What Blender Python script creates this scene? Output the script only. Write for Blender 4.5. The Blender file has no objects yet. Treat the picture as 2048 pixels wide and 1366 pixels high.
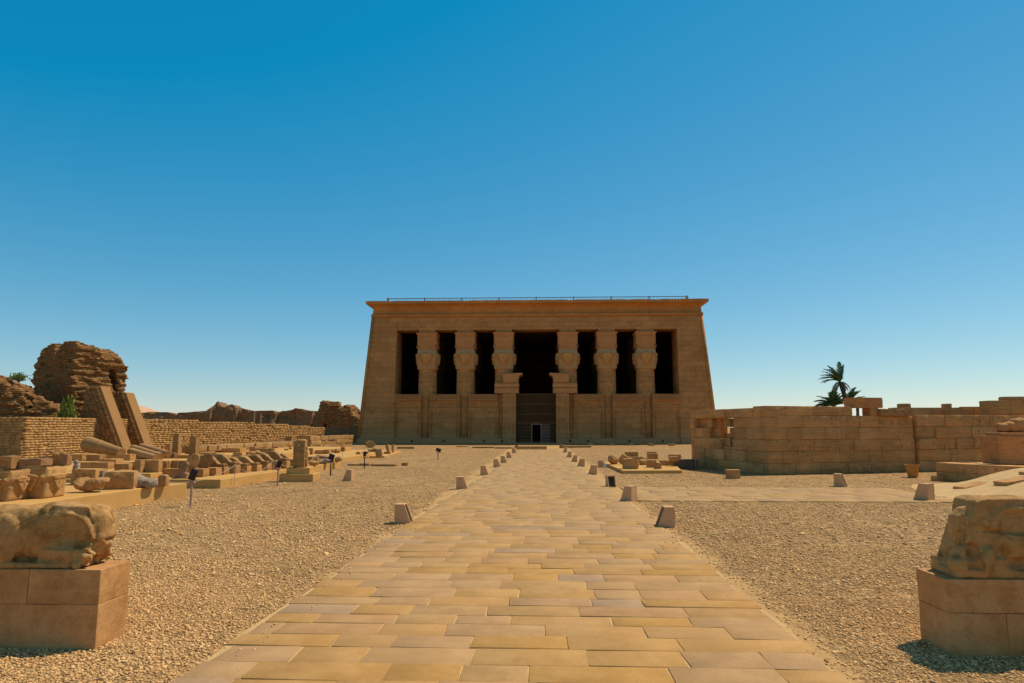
import bpy, bmesh, math, random
import numpy as np
from mathutils import Matrix, Vector, Euler, noise

S = bpy.context.scene
COL = S.collection
PI = math.pi
R = math.radians

# ------------------------------------------------------------------ camera
F = 1350.0                 # focal length in pixels of the 2048 wide photograph
CAMH = 2.0
PHI = math.atan(171 / F)
YAW = math.atan(56 * math.cos(PHI) / F)
cam = bpy.data.cameras.new("camera")
cam.sensor_width = 36.0
cam.lens = 36.0 * F / 2048
cam.clip_start = 0.1
cam.clip_end = 12000
cam_ob = bpy.data.objects.new("camera", cam)
COL.objects.link(cam_ob)
cam_ob.location = (0, 0, CAMH)
cam_ob.rotation_euler = (PI / 2 + PHI, 0, YAW)
S.camera = cam_ob

# ------------------------------------------------------------------ sky and sun
SUN_EL = R(56.5)
SUN_AZ = R(58.0)           # from +Y towards +X
w = bpy.data.worlds.new("World")
S.world = w
w.use_nodes = True
nt = w.node_tree
nt.nodes.clear()
sky = nt.nodes.new("ShaderNodeTexSky")
sky.sky_type = 'NISHITA'
sky.sun_disc = False
sky.sun_elevation = SUN_EL
sky.sun_rotation = SUN_AZ
sky.air_density = 1.0
sky.dust_density = 0.0
sky.ozone_density = 6.0
bg = nt.nodes.new("ShaderNodeBackground")
bg.inputs[1].default_value = 0.10
wout = nt.nodes.new("ShaderNodeOutputWorld")
# very clear desert air: less red in the sky
vm = nt.nodes.new("ShaderNodeVectorMath")
vm.operation = 'MULTIPLY_ADD'
vm.inputs[1].default_value = (1.20, 0.91, 0.60)
vm.inputs[2].default_value = (-1.22, 0.68, 2.65)
vx = nt.nodes.new("ShaderNodeVectorMath")
vx.operation = 'MAXIMUM'
vx.inputs[1].default_value = (0.04, 0.04, 0.04)
nt.links.new(sky.outputs[0], vm.inputs[0])
nt.links.new(vm.outputs[0], vx.inputs[0])
# warm tint added towards the unseen zenith, to warm the shadow fill
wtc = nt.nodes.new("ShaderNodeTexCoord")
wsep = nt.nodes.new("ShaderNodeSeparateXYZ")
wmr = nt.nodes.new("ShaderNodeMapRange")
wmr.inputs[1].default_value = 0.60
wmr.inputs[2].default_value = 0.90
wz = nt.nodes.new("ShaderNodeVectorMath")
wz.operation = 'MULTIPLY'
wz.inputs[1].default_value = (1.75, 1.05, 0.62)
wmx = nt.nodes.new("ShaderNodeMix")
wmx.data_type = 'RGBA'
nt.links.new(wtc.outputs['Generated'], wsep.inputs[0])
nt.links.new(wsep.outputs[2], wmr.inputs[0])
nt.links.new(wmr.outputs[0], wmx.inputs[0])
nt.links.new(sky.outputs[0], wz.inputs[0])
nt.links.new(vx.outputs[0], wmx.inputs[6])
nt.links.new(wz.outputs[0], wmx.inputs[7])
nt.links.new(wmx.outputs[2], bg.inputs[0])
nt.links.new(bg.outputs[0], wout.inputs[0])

sun = bpy.data.lights.new("sun", 'SUN')
sun.energy = 4.2
sun.angle = R(0.5)
sun.color = (1.0, 0.90, 0.74)
sun_ob = bpy.data.objects.new("sun", sun)
COL.objects.link(sun_ob)
sd = Vector((math.sin(SUN_AZ) * math.cos(SUN_EL), math.cos(SUN_AZ) * math.cos(SUN_EL), math.sin(SUN_EL)))
sun_ob.rotation_euler = sd.to_track_quat('Z', 'Y').to_euler()
sun_ob.location = (60, 40, 90)

S.view_settings.view_transform = 'Standard'
S.view_settings.look = 'None'
S.view_settings.exposure = 0.0
S.view_settings.gamma = 1.0

# ------------------------------------------------------------------ measuring helpers
CR = np.array(Euler((PI / 2 + PHI, 0, YAW)).to_matrix())


def ray(px, py):
    return CR @ np.array([(px - 1024) / F, -(py - 683) / F, -1.0])


def G(px, py, z=0.0):
    """point on the level z seen at a photo pixel"""
    d = ray(px, py)
    t = (z - CAMH) / d[2]
    return Vector((t * d[0], t * d[1], z))


def A(px, py, Y):
    """point on the plane y = Y seen at a photo pixel"""
    d = ray(px, py)
    t = Y / d[1]
    return Vector((t * d[0], Y, CAMH + t * d[2]))


def nz(x, y, z, s=1.0, seed=0.0):
    return noise.noise(Vector((x * s + seed * 7.31, y * s - seed * 3.17, z * s + seed * 1.93)))


# ------------------------------------------------------------------ mesh helpers
class MB:
    def __init__(self):
        self.v = []
        self.f = []
        self.M = Matrix.Identity(4)

    def add(self, vs, fs):
        o = len(self.v)
        self.v += [tuple(self.M @ Vector(p)) for p in vs]
        self.f += [tuple(i + o for i in f) for f in fs]
        return self

    def hexa(self, p):
        # p: bottom 4 counter-clockwise seen from above, then top 4
        return self.add(p, [(3, 2, 1, 0), (4, 5, 6, 7), (0, 1, 5, 4), (1, 2, 6, 5), (2, 3, 7, 6), (3, 0, 4, 7)])

    def box(self, x0, x1, y0, y1, z0, z1):
        return self.hexa([(x0, y0, z0), (x1, y0, z0), (x1, y1, z0), (x0, y1, z0),
                          (x0, y0, z1), (x1, y0, z1), (x1, y1, z1), (x0, y1, z1)])

    def prism(self, poly, a0, a1, axis='y'):
        n = len(poly)
        def p3(p, a):
            if axis == 'y':
                return (p[0], a, p[1])
            if axis == 'x':
                return (a, p[0], p[1])
            return (p[0], p[1], a)
        vs = [p3(p, a0) for p in poly] + [p3(p, a1) for p in poly]
        fs = [tuple(range(n)), tuple(range(2 * n - 1, n - 1, -1))]
        for i in range(n):
            j = (i + 1) % n
            fs.append((i, i + n, j + n, j))
        return self.add(vs, fs)

    def lathe(self, prof, n=16, cx=0, cy=0, flutes=0, fd=0.0, cap=True, ph=0.0):
        vs, fs = [], []
        for (r, z) in prof:
            for k in range(n):
                a = 2 * PI * k / n + ph
                rr = r
                if flutes:
                    rr = r * (1 - fd * (0.5 - 0.5 * math.cos(flutes * (a - ph))))
                vs.append((cx + rr * math.cos(a), cy + rr * math.sin(a), z))
        m = len(prof)
        for i in range(m - 1):
            for k in range(n):
                k2 = (k + 1) % n
                fs.append((i * n + k, i * n + k2, (i + 1) * n + k2, (i + 1) * n + k))
        if cap:
            fs.append(tuple(range(n - 1, -1, -1)))
            fs.append(tuple((m - 1) * n + k for k in range(n)))
        return self.add(vs, fs)

    def tube(self, pts, rad, n=8):
        pts = [Vector(p) for p in pts]
        if not hasattr(rad, '__len__'):
            rad = [rad] * len(pts)
        vs, fs = [], []
        for i, p in enumerate(pts):
            d = (pts[min(i + 1, len(pts) - 1)] - pts[max(i - 1, 0)]).normalized()
            u = d.cross(Vector((0, 0, 1)))
            if u.length < 1e-3:
                u = Vector((1, 0, 0))
            u.normalize()
            q = d.cross(u)
            for k in range(n):
                a = 2 * PI * k / n
                vs.append(tuple(p + (u * math.cos(a) + q * math.sin(a)) * rad[i]))
        for i in range(len(pts) - 1):
            for k in range(n):
                k2 = (k + 1) % n
                fs.append((i * n + k, (i + 1) * n + k, (i + 1) * n + k2, i * n + k2))
        fs.append(tuple(range(n)))
        fs.append(tuple((len(pts) - 1) * n + k for k in range(n - 1, -1, -1)))
        return self.add(vs, fs)

    def sell(self, c, r, e=1.0, rot=None, n=20, m=12):
        """closed superellipsoid; e<1 is boxy"""
        def pw(x):
            return math.copysign(abs(x) ** e, x)
        rm = rot.to_matrix() if rot else Matrix.Identity(3)
        vs, fs = [], []
        c = Vector(c)
        vs.append(tuple(c + rm @ Vector((0, 0, -r[2]))))
        for i in range(1, m):
            la = -PI / 2 + PI * i / m
            for k in range(n):
                lo = 2 * PI * k / n
                p = Vector((r[0] * pw(math.cos(la)) * pw(math.cos(lo)), r[1] * pw(math.cos(la)) * pw(math.sin(lo)), r[2] * pw(math.sin(la))))
                vs.append(tuple(c + rm @ p))
        vs.append(tuple(c + rm @ Vector((0, 0, r[2]))))
        for k in range(n):
            k2 = (k + 1) % n
            fs.append((0, 1 + k2, 1 + k))
            for i in range(m - 2):
                a, b = 1 + i * n, 1 + (i + 1) * n
                fs.append((a + k, a + k2, b + k2, b + k))
            fs.append((1 + (m - 2) * n + k, 1 + (m - 2) * n + k2, len(vs) - 1))
        return self.add(vs, fs)

    def mesh(self, name):
        me = bpy.data.meshes.new(name)
        me.from_pydata(self.v, [], self.f)
        me.update()
        return me

    def build(self, name, mat, parent=None, smooth=False, bev=0.0, loc=None, rotz=None, autos=None):
        return link(name, self.mesh(name), mat, parent, smooth, bev, loc, rotz, autos)


def link(name, me, mat, parent=None, smooth=False, bev=0.0, loc=None, rotz=None, autos=None):
    me.name = name
    if mat and not len(me.materials):
        me.materials.append(mat)
    o = bpy.data.objects.new(name, me)
    COL.objects.link(o)
    if parent:
        o.parent = parent
    if loc is not None:
        o.location = loc
    if rotz is not None:
        o.rotation_euler = (0, 0, rotz)
    if smooth:
        me.polygons.foreach_set('use_smooth', [True] * len(me.polygons))
    if autos is not None:
        try:
            me.set_sharp_from_angle(angle=R(autos))
        except Exception:
            pass
    if bev:
        b = o.modifiers.new('bevel', 'BEVEL')
        b.width = bev
        b.segments = 2
        b.limit_method = 'ANGLE'
        b.angle_limit = R(35)
    return o


def empty(name, loc=(0, 0, 0), rotz=0.0):
    o = bpy.data.objects.new(name, None)
    COL.objects.link(o)
    o.location = loc
    o.rotation_euler = (0, 0, rotz)
    o.empty_display_size = 0.2
    return o


def tag(o, label, cat, group=None):
    o['label'] = label
    o['category'] = cat
    o['kind'] = 'thing'
    if group:
        o['group'] = group
    return o


def struct(o):
    o['kind'] = 'structure'
    return o


def copy_tree(o, parent=None):
    c = o.copy()
    COL.objects.link(c)
    if parent:
        c.parent = parent
    for ch in list(o.children):
        copy_tree(ch, c)
    return c


def remesh(mb, voxel, disp=None, smooth=4):
    """union of the closed shapes of mb as one skin, then displaced"""
    me = mb.mesh('tmp')
    o = bpy.data.objects.new('tmp', me)
    COL.objects.link(o)
    m = o.modifiers.new('r', 'REMESH')
    m.mode = 'VOXEL'
    m.voxel_size = voxel
    if smooth:
        s = o.modifiers.new('s', 'SMOOTH')
        s.factor = 0.5
        s.iterations = smooth
    dg = bpy.context.evaluated_depsgraph_get()
    out = bpy.data.meshes.new_from_object(o.evaluated_get(dg))
    bpy.data.objects.remove(o)
    bpy.data.meshes.remove(me)
    if disp:
        out.update()
        cs = []
        for v in out.vertices:
            d = disp(v.co, v.normal)
            if isinstance(d, Vector):
                cs.append(v.co + d)
            else:
                cs.append(v.co + v.normal * d)
        for v, c in zip(out.vertices, cs):
            v.co = c
        out.update()
    out.polygons.foreach_set('use_smooth', [True] * len(out.polygons))
    return out


def cube_grid(n):
    """subdivided cube -1..1 as shared verts"""
    idx, vs, fs = {}, [], []
    def vid(p):
        k = tuple(round(c * n) for c in p)
        if k not in idx:
            idx[k] = len(vs)
            vs.append(p)
        return idx[k]
    for ax in range(3):
        for sg in (-1, 1):
            for i in range(n):
                for j in range(n):
                    q = []
                    for (a, b) in ((i, j), (i + 1, j), (i + 1, j + 1), (i, j + 1)):
                        p = [0, 0, 0]
                        p[ax] = sg
                        p[(ax + 1) % 3] = -1 + 2 * a / n
                        p[(ax + 2) % 3] = -1 + 2 * b / n
                        q.append(vid(tuple(p)))
                    fs.append(tuple(q if sg > 0 else q[::-1]))
    return vs, fs


CG = {n: cube_grid(n) for n in (4, 6, 8, 12)}


def rock(mb, w, d, h, seed, rnd=0.15, amp=0.05, freq=2.0, n=8, taper=0.0, shear=0.0, ragged=0.0):
    """weathered block standing on z=0 at the origin of mb.M"""
    vs, fs = CG[n]
    out = []
    for p in vs:
        v = Vector(p)
        # round the edges: blend cube and sphere
        s = v.normalized() * 1.3
        q = v.lerp(s, rnd)
        sc = 1 - taper * (q.z * 0.5 + 0.5)
        x, y, z = q.x * w / 2 * sc, q.y * d / 2 * sc, (q.z * 0.5 + 0.5) * h
        m = min(w, d, h)
        k = noise.noise(Vector((x * freq / m + seed * 5.1, y * freq / m + seed * 2.7, z * freq / m - seed * 3.3)))
        k2 = noise.noise(Vector((x * freq * 3 / m + seed * 1.1, y * freq * 3 / m, z * freq * 3 / m + seed)))
        dsp = v.normalized() * (k * amp + k2 * amp * 0.45) * m
        x += dsp.x + shear * z
        y += dsp.y
        z += dsp.z
        if ragged and p[2] > 0.6:
            z += ragged * h * noise.noise(Vector((x * 2.2 / m + seed, y * 2.2 / m, seed * 9.0)))
        if p[2] <= -1 + 1e-6:
            z = 0.0
        out.append((x, y, max(z, 0.0)))
    mb.add(out, fs)
    return mb


# ------------------------------------------------------------------ materials
def newmat(name):
    m = bpy.data.materials.new(name)
    m.use_nodes = True
    t = m.node_tree
    t.nodes.clear()
    out = t.nodes.new('ShaderNodeOutputMaterial')
    b = t.nodes.new('ShaderNodeBsdfPrincipled')
    t.links.new(b.outputs[0], out.inputs[0])
    b.inputs['Roughness'].default_value = 0.9
    b.inputs['Specular IOR Level'].default_value = 0.15
    return m, t, b


def N(t, typ, **kw):
    n = t.nodes.new(typ)
    for k, v in kw.items():
        setattr(n, k, v)
    return n


def mathn(t, op, a, b=None, clamp=False):
    n = N(t, 'ShaderNodeMath', operation=op, use_clamp=clamp)
    for i, x in enumerate((a, b)):
        if x is None:
            continue
        if isinstance(x, (int, float)):
            n.inputs[i].default_value = x
        else:
            t.links.new(x, n.inputs[i])
    return n.outputs[0]


def mixc(t, fac, a, b, blend='MIX'):
    n = N(t, 'ShaderNodeMix', data_type='RGBA', blend_type=blend)
    for i, x in ((0, fac), (6, a), (7, b)):
        if isinstance(x, (int, float)):
            n.inputs[i].default_value = x
        elif isinstance(x, tuple):
            n.inputs[i].default_value = (*x[:3], 1)
        else:
            t.links.new(x, n.inputs[i])
    return n.outputs[2]


def noiset(t, vec, scale, detail=4, rough=0.6):
    n = N(t, 'ShaderNodeTexNoise')
    n.inputs['Scale'].default_value = scale
    n.inputs['Detail'].default_value = detail
    n.inputs['Roughness'].default_value = rough
    t.links.new(vec, n.inputs['Vector'])
    return n.outputs['Fac']


def ramp(t, fac, stops):
    n = N(t, 'ShaderNodeValToRGB')
    e = n.color_ramp.elements
    e[0].position, e[0].color = stops[0][0], (*stops[0][1], 1) if isinstance(stops[0][1], tuple) else (stops[0][1],) * 3 + (1,)
    e[1].position, e[1].color = stops[-1][0], (*stops[-1][1], 1) if isinstance(stops[-1][1], tuple) else (stops[-1][1],) * 3 + (1,)
    for p, c in stops[1:-1]:
        k = e.new(p)
        k.color = (*c, 1) if isinstance(c, tuple) else (c, c, c, 1)
    t.links.new(fac, n.inputs[0])
    return n.outputs[0]


def coords(t, rnd=True):
    tc = N(t, 'ShaderNodeTexCoord')
    v = tc.outputs['Object']
    if rnd:
        oi = N(t, 'ShaderNodeObjectInfo')
        m = mathn(t, 'MULTIPLY', oi.outputs['Random'], 37.0)
        a = N(t, 'ShaderNodeVectorMath', operation='ADD')
        t.links.new(v, a.inputs[0])
        t.links.new(m, a.inputs[1])
        v = a.outputs[0]
    return v


def stone(name, c1, c2, dark, sc=1.0, bump=0.3, bdist=0.02, courses=None, streak=0.0, carve=0.0, rough=0.9, rnd=True, tintvar=0.0, band=None, stain=0.55):
    """weathered stone: c1/c2 blotches, dark stains, grain; courses=(width,height) of masonry blocks in metres"""
    m, t, b = newmat(name)
    v = coords(t, rnd)
    big = ramp(t, noiset(t, v, 0.7 * sc, 5, 0.62), [(0.32, 0.0), (0.68, 1.0)])
    col = mixc(t, big, c1, c2)
    st = ramp(t, noiset(t, v, 2.3 * sc, 6, 0.7), [(0.50 - 0.1 * (stain - 0.55), 0.0), (0.75 - 0.2 * (stain - 0.55), 1.0)])
    col = mixc(t, mathn(t, 'MULTIPLY', st, stain), col, dark)
    grain = noiset(t, v, 26 * sc, 5, 0.75)
    g2 = ramp(t, grain, [(0.25, 0.72), (0.75, 1.28)])
    col = mixc(t, 0.75, col, g2, 'MULTIPLY')
    h = mathn(t, 'ADD', mathn(t, 'MULTIPLY', grain, 0.45), noiset(t, v, 6 * sc, 6, 0.7))
    tc = N(t, 'ShaderNodeTexCoord')
    sx = N(t, 'ShaderNodeSeparateXYZ')
    t.links.new(tc.outputs['Object'], sx.inputs[0])
    uv = N(t, 'ShaderNodeCombineXYZ')
    t.links.new(mathn(t, 'ADD', sx.outputs[0], sx.outputs[1]), uv.inputs[0])
    t.links.new(sx.outputs[2], uv.inputs[1])
    if courses:
        br = N(t, 'ShaderNodeTexBrick')
        br.inputs['Scale'].default_value = 1.0
        br.inputs['Brick Width'].default_value = courses[0]
        br.inputs['Row Height'].default_value = courses[1]
        br.inputs['Mortar Size'].default_value = courses[2] if len(courses) > 2 else 0.012
        br.inputs['Mortar Smooth'].default_value = 0.3
        br.inputs['Color1'].default_value = (0.82, 0.82, 0.82, 1)
        br.inputs['Color2'].default_value = (1.12, 1.10, 1.06, 1)
        br.inputs['Mortar'].default_value = (0.55, 0.5, 0.45, 1)
        t.links.new(uv.outputs[0], br.inputs['Vector'])
        col = mixc(t, 0.8, col, br.outputs['Color'], 'MULTIPLY')
        h = mathn(t, 'SUBTRACT', h, mathn(t, 'MULTIPLY', br.outputs['Fac'], 1.4))
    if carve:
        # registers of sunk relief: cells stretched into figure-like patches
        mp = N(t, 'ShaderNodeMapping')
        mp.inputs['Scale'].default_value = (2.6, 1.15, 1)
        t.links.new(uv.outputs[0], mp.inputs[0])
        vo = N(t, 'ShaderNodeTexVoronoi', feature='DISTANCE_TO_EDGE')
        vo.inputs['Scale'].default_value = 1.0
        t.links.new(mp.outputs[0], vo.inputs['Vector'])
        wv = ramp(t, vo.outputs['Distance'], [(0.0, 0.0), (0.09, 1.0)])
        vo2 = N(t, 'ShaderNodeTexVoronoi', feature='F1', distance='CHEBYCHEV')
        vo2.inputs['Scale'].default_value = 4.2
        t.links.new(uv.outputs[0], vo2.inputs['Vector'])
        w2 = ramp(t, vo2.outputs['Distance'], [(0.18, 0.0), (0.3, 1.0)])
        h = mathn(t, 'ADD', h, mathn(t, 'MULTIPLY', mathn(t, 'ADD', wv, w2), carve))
        col = mixc(t, 0.35 * min(1, carve), col, ramp(t, mathn(t, 'MULTIPLY', wv, w2), [(0.0, 0.72), (1.0, 1.06)]), 'MULTIPLY')  # sunk lines darkened in the colour, grime and relief shade together
    if streak:
        mp = N(t, 'ShaderNodeMapping')
        mp.inputs['Scale'].default_value = (0.5, 0.5, 5.0)
        t.links.new(v, mp.inputs[0])
        s2 = noiset(t, mp.outputs[0], 1.6 * sc, 6, 0.7)
        col = mixc(t, streak, col, ramp(t, s2, [(0.3, 0.62), (0.7, 1.25)]), 'MULTIPLY')
        h = mathn(t, 'ADD', h, mathn(t, 'MULTIPLY', s2, 1.2 * streak))
    if tintvar:
        oi = N(t, 'ShaderNodeObjectInfo')
        col = mixc(t, tintvar, col, ramp(t, oi.outputs['Random'], [(0.0, (0.72, 0.68, 0.66)), (0.5, (1.0, 0.98, 0.95)), (1.0, (1.25, 1.2, 1.1))]), 'MULTIPLY')
    if band:
        # (z, colour): a foot of a different colour below z
        f = ramp(t, mathn(t, 'ADD', mathn(t, 'DIVIDE', sx.outputs[2], band[0]), mathn(t, 'MULTIPLY', mathn(t, 'SUBTRACT', big, 0.5), 0.5)), [(0.3, 1.0), (1.0, 0.0)])
        col = mixc(t, mathn(t, 'MULTIPLY', f, 0.7), col, band[1])
    t.links.new(mixc(t, 1.0, col, WARM, 'MULTIPLY'), b.inputs['Base Color'])
    b.inputs['Roughness'].default_value = rough
    bp = N(t, 'ShaderNodeBump')
    bp.inputs['Strength'].default_value = bump
    bp.inputs['Distance'].default_value = bdist
    t.links.new(h, bp.inputs['Height'])
    t.links.new(bp.outputs[0], b.inputs['Normal'])
    return m


def plain(name, c, rough=0.6, metal=0.0, var=0.25, sc=30):
    m, t, b = newmat(name)
    v = coords(t)
    n1 = ramp(t, noiset(t, v, sc, 4), [(0.3, 1 - var), (0.7, 1 + var)])
    t.links.new(mixc(t, 1.0, c, n1, 'MULTIPLY'), b.inputs['Base Color'])
    b.inputs['Roughness'].default_value = rough
    b.inputs['Metallic'].default_value = metal
    return m


WARM = (1.08, 0.90, 0.62)
SAND1, SAND2, SDARK = (0.47, 0.30, 0.145), (0.54, 0.36, 0.19), (0.26, 0.15, 0.07)
M = {}
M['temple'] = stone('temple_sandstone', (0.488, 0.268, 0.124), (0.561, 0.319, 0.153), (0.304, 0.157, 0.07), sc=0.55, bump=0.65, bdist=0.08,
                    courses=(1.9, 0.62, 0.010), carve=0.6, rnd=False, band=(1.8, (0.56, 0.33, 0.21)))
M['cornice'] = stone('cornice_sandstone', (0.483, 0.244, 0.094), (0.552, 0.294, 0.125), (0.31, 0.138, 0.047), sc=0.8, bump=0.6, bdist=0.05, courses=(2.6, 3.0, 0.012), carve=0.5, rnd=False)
M['capital'] = stone('capital_sandstone', (0.506, 0.267, 0.129), (0.575, 0.317, 0.164), (0.345, 0.175, 0.086), sc=1.2, bump=0.5, bdist=0.03)
M['hall'] = stone('soot_and_shade_stone', (0.06, 0.04, 0.026), (0.085, 0.057, 0.037), (0.03, 0.02, 0.013), sc=0.6, bump=0.4, courses=(2.0, 0.7, 0.012))  # soot-dark hall stone, also the painted shade of the sockets
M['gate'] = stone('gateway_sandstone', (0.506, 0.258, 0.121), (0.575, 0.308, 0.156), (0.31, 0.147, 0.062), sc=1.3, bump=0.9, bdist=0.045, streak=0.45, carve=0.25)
M['frag'] = stone('fragment_sandstone', (0.40, 0.25, 0.125), (0.46, 0.305, 0.165), (0.24, 0.14, 0.065), sc=3.2, bump=0.8, bdist=0.02, tintvar=0.7, stain=0.8)
M['slabstone'] = stone('platform_sandstone', (0.52, 0.335, 0.14), (0.56, 0.375, 0.17), (0.40, 0.25, 0.11), sc=1.2, bump=0.35, bdist=0.01)
M['grey'] = stone('grey_granite', (0.26, 0.235, 0.24), (0.33, 0.30, 0.30), (0.12, 0.10, 0.11), sc=4.0, bump=0.5, bdist=0.012)
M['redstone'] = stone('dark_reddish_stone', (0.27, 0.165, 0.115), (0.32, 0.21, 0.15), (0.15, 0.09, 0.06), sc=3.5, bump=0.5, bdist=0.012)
M['ped'] = stone('pedestal_sandstone', (0.42, 0.235, 0.105), (0.58, 0.365, 0.205), (0.26, 0.125, 0.035), sc=2.4, bump=0.6, bdist=0.012, streak=0.2, stain=0.62)
M['lion'] = stone('carved_sandstone', (0.43, 0.265, 0.12), (0.52, 0.345, 0.185), (0.24, 0.125, 0.04), sc=3.0, bump=0.8, bdist=0.016, streak=0.25, stain=0.9)
M['mud'] = stone('mud_brick', (0.37, 0.23, 0.12), (0.448, 0.286, 0.154), (0.224, 0.134, 0.068), sc=2.2, bump=0.7, bdist=0.03, rnd=False)
M['mudwall'] = stone('mud_brick_wall', (0.426, 0.274, 0.131), (0.493, 0.325, 0.165), (0.28, 0.174, 0.08), sc=2.6, bump=0.6, bdist=0.02, rnd=False)
M['mudcore'] = stone('eroded_mud_brick', (0.30, 0.175, 0.083), (0.36, 0.215, 0.108), (0.19, 0.105, 0.048), sc=1.6, bump=0.9, bdist=0.07, courses=(0.32, 0.125, 0.014), rnd=False, stain=0.8)
M['render'] = stone('mud_plaster', (0.308, 0.184, 0.09), (0.338, 0.204, 0.105), (0.25, 0.143, 0.067), sc=2.0, bump=0.4, bdist=0.015)
M['farmud'] = stone('far_mud_brick', (0.228, 0.145, 0.094), (0.274, 0.176, 0.113), (0.167, 0.102, 0.064), sc=0.35, bump=0.8, bdist=0.2, rnd=False, streak=0.3)
M['bollard'] = stone('pink_sandstone', (0.576, 0.378, 0.258), (0.624, 0.42, 0.294), (0.48, 0.3, 0.192), sc=5.0, bump=0.3, bdist=0.005)
M['hill'] = stone('haze_pale_rock', (0.52, 0.36, 0.30), (0.58, 0.42, 0.35), (0.44, 0.30, 0.25), sc=0.004, bump=0.4, bdist=4.0, rnd=False)  # limestone made paler and pinker, haze put into the colour
M['pot'] = stone('ochre_clay', (0.50, 0.27, 0.085), (0.54, 0.30, 0.10), (0.42, 0.22, 0.07), sc=4, bump=0.2, bdist=0.005)
M['black'] = plain('black_metal', (0.012, 0.012, 0.014), 0.45, 0.3)
M['glass'] = plain('dark_lens_glass', (0.045, 0.035, 0.025), 0.45, 0.0)
M['rust'] = plain('rusty_steel', (0.20, 0.12, 0.075), 0.6, 0.4)
M['rail'] = plain('red_painted_steel', (0.42, 0.25, 0.17), 0.6, 0.0)
M['palepost'] = plain('pinkish_steel', (0.42, 0.27, 0.19), 0.6, 0.1)
M['grille'] = plain('brown_iron_bars', (0.36, 0.185, 0.08), 0.8, 0.0)
M['rope'] = plain('pale_rope', (0.50, 0.40, 0.26), 0.9)
M['white'] = plain('white_plastic', (0.75, 0.73, 0.7), 0.6)
M['leaf'] = plain('shrub_leaves', (0.17, 0.20, 0.035), 0.7, 0.0, 0.4, 6)
M['palm'] = plain('palm_leaves', (0.085, 0.14, 0.045), 0.6, 0.0, 0.4, 3)
M['deadpalm'] = plain('dry_palm_fronds', (0.16, 0.085, 0.04), 0.85, 0.0, 0.3, 3)
M['trunk'] = plain('palm_bark', (0.12, 0.075, 0.045), 0.9, 0.0, 0.4, 5)
M['darkwood'] = plain('dark_timber', (0.15, 0.095, 0.06), 0.85)


def gravel_mat():
    m, t, b = newmat('gravel')
    tc = N(t, 'ShaderNodeTexCoord')
    v = tc.outputs['Object']
    vo = N(t, 'ShaderNodeTexVoronoi', feature='F1')
    vo.inputs['Scale'].default_value = 34.0
    t.links.new(v, vo.inputs['Vector'])
    sp = N(t, 'ShaderNodeSeparateColor')
    t.links.new(vo.outputs['Color'], sp.inputs[0])
    c = ramp(t, sp.outputs[0], [(0.0, (0.24, 0.15, 0.08)), (0.25, (0.36, 0.24, 0.13)), (0.6, (0.46, 0.315, 0.18)), (0.88, (0.55, 0.39, 0.235)), (1.0, (0.74, 0.58, 0.40))])
    vb = N(t, 'ShaderNodeTexVoronoi', feature='F1')
    vb.inputs['Scale'].default_value = 9.0
    t.links.new(v, vb.inputs['Vector'])
    sb = N(t, 'ShaderNodeSeparateColor')
    t.links.new(vb.outputs['Color'], sb.inputs[0])
    c = mixc(t, 0.6, c, ramp(t, sb.outputs[1], [(0.0, 0.60), (0.5, 0.98), (1.0, 1.42)]), 'MULTIPLY')
    vc = N(t, 'ShaderNodeTexVoronoi', feature='F1')
    vc.inputs['Scale'].default_value = 2.6
    t.links.new(v, vc.inputs['Vector'])
    sc2 = N(t, 'ShaderNodeSeparateColor')
    t.links.new(vc.outputs['Color'], sc2.inputs[0])
    c = mixc(t, 0.5, c, ramp(t, sc2.outputs[0], [(0.0, 0.78), (0.5, 1.0), (1.0, 1.22)]), 'MULTIPLY')
    gap = ramp(t, vo.outputs['Distance'], [(0.35, 1.0), (0.75, 0.55)])
    c = mixc(t, 0.8, c, gap, 'MULTIPLY')
    big = ramp(t, noiset(t, v, 0.22, 6, 0.65), [(0.3, (0.86, 0.84, 0.82)), (0.7, (1.10, 1.09, 1.06))])
    c = mixc(t, 0.9, c, big, 'MULTIPLY')
    # fine sand swept along the edges of the walk
    sx = N(t, 'ShaderNodeSeparateXYZ')
    t.links.new(v, sx.inputs[0])
    e = mathn(t, 'SUBTRACT', mathn(t, 'ABSOLUTE', mathn(t, 'ADD', sx.outputs[0], 0.1)), 2.55)
    e = mathn(t, 'ADD', mathn(t, 'MULTIPLY', e, 1.7), mathn(t, 'MULTIPLY', mathn(t, 'SUBTRACT', noiset(t, v, 1.3, 6, 0.7), 0.5), 2.6))
    sand = ramp(t, e, [(0.15, 1.0), (0.6, 0.0)])
    sandc = mixc(t, noiset(t, v, 90, 3), (0.43, 0.29, 0.15), (0.54, 0.385, 0.22))
    c = mixc(t, mathn(t, 'MULTIPLY', sand, 0.85), c, sandc)
    # loose sand in front of the temple and at the far end
    fs = ramp(t, mathn(t, 'ADD', sx.outputs[1], mathn(t, 'MULTIPLY', noiset(t, v, 0.3, 5), 18.0)), [(0.0, 0.0), (1.0, 1.0)])
    t.links.new(mixc(t, 1.0, c, WARM, 'MULTIPLY'), b.inputs['Base Color'])
    b.inputs['Roughness'].default_value = 0.95
    h = mathn(t, 'SUBTRACT', 1.0, vo.outputs['Distance'])
    h = mathn(t, 'MULTIPLY', h, mathn(t, 'SUBTRACT', 1.0, mathn(t, 'MULTIPLY', sand, 0.85)))
    h = mathn(t, 'ADD', h, mathn(t, 'MULTIPLY', noiset(t, v, 1.1, 5), 3.0))
    bp = N(t, 'ShaderNodeBump')
    bp.inputs['Strength'].default_value = 0.8
    bp.inputs['Distance'].default_value = 0.025
    t.links.new(h, bp.inputs['Height'])
    t.links.new(bp.outputs[0], b.inputs['Normal'])
    return m


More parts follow.
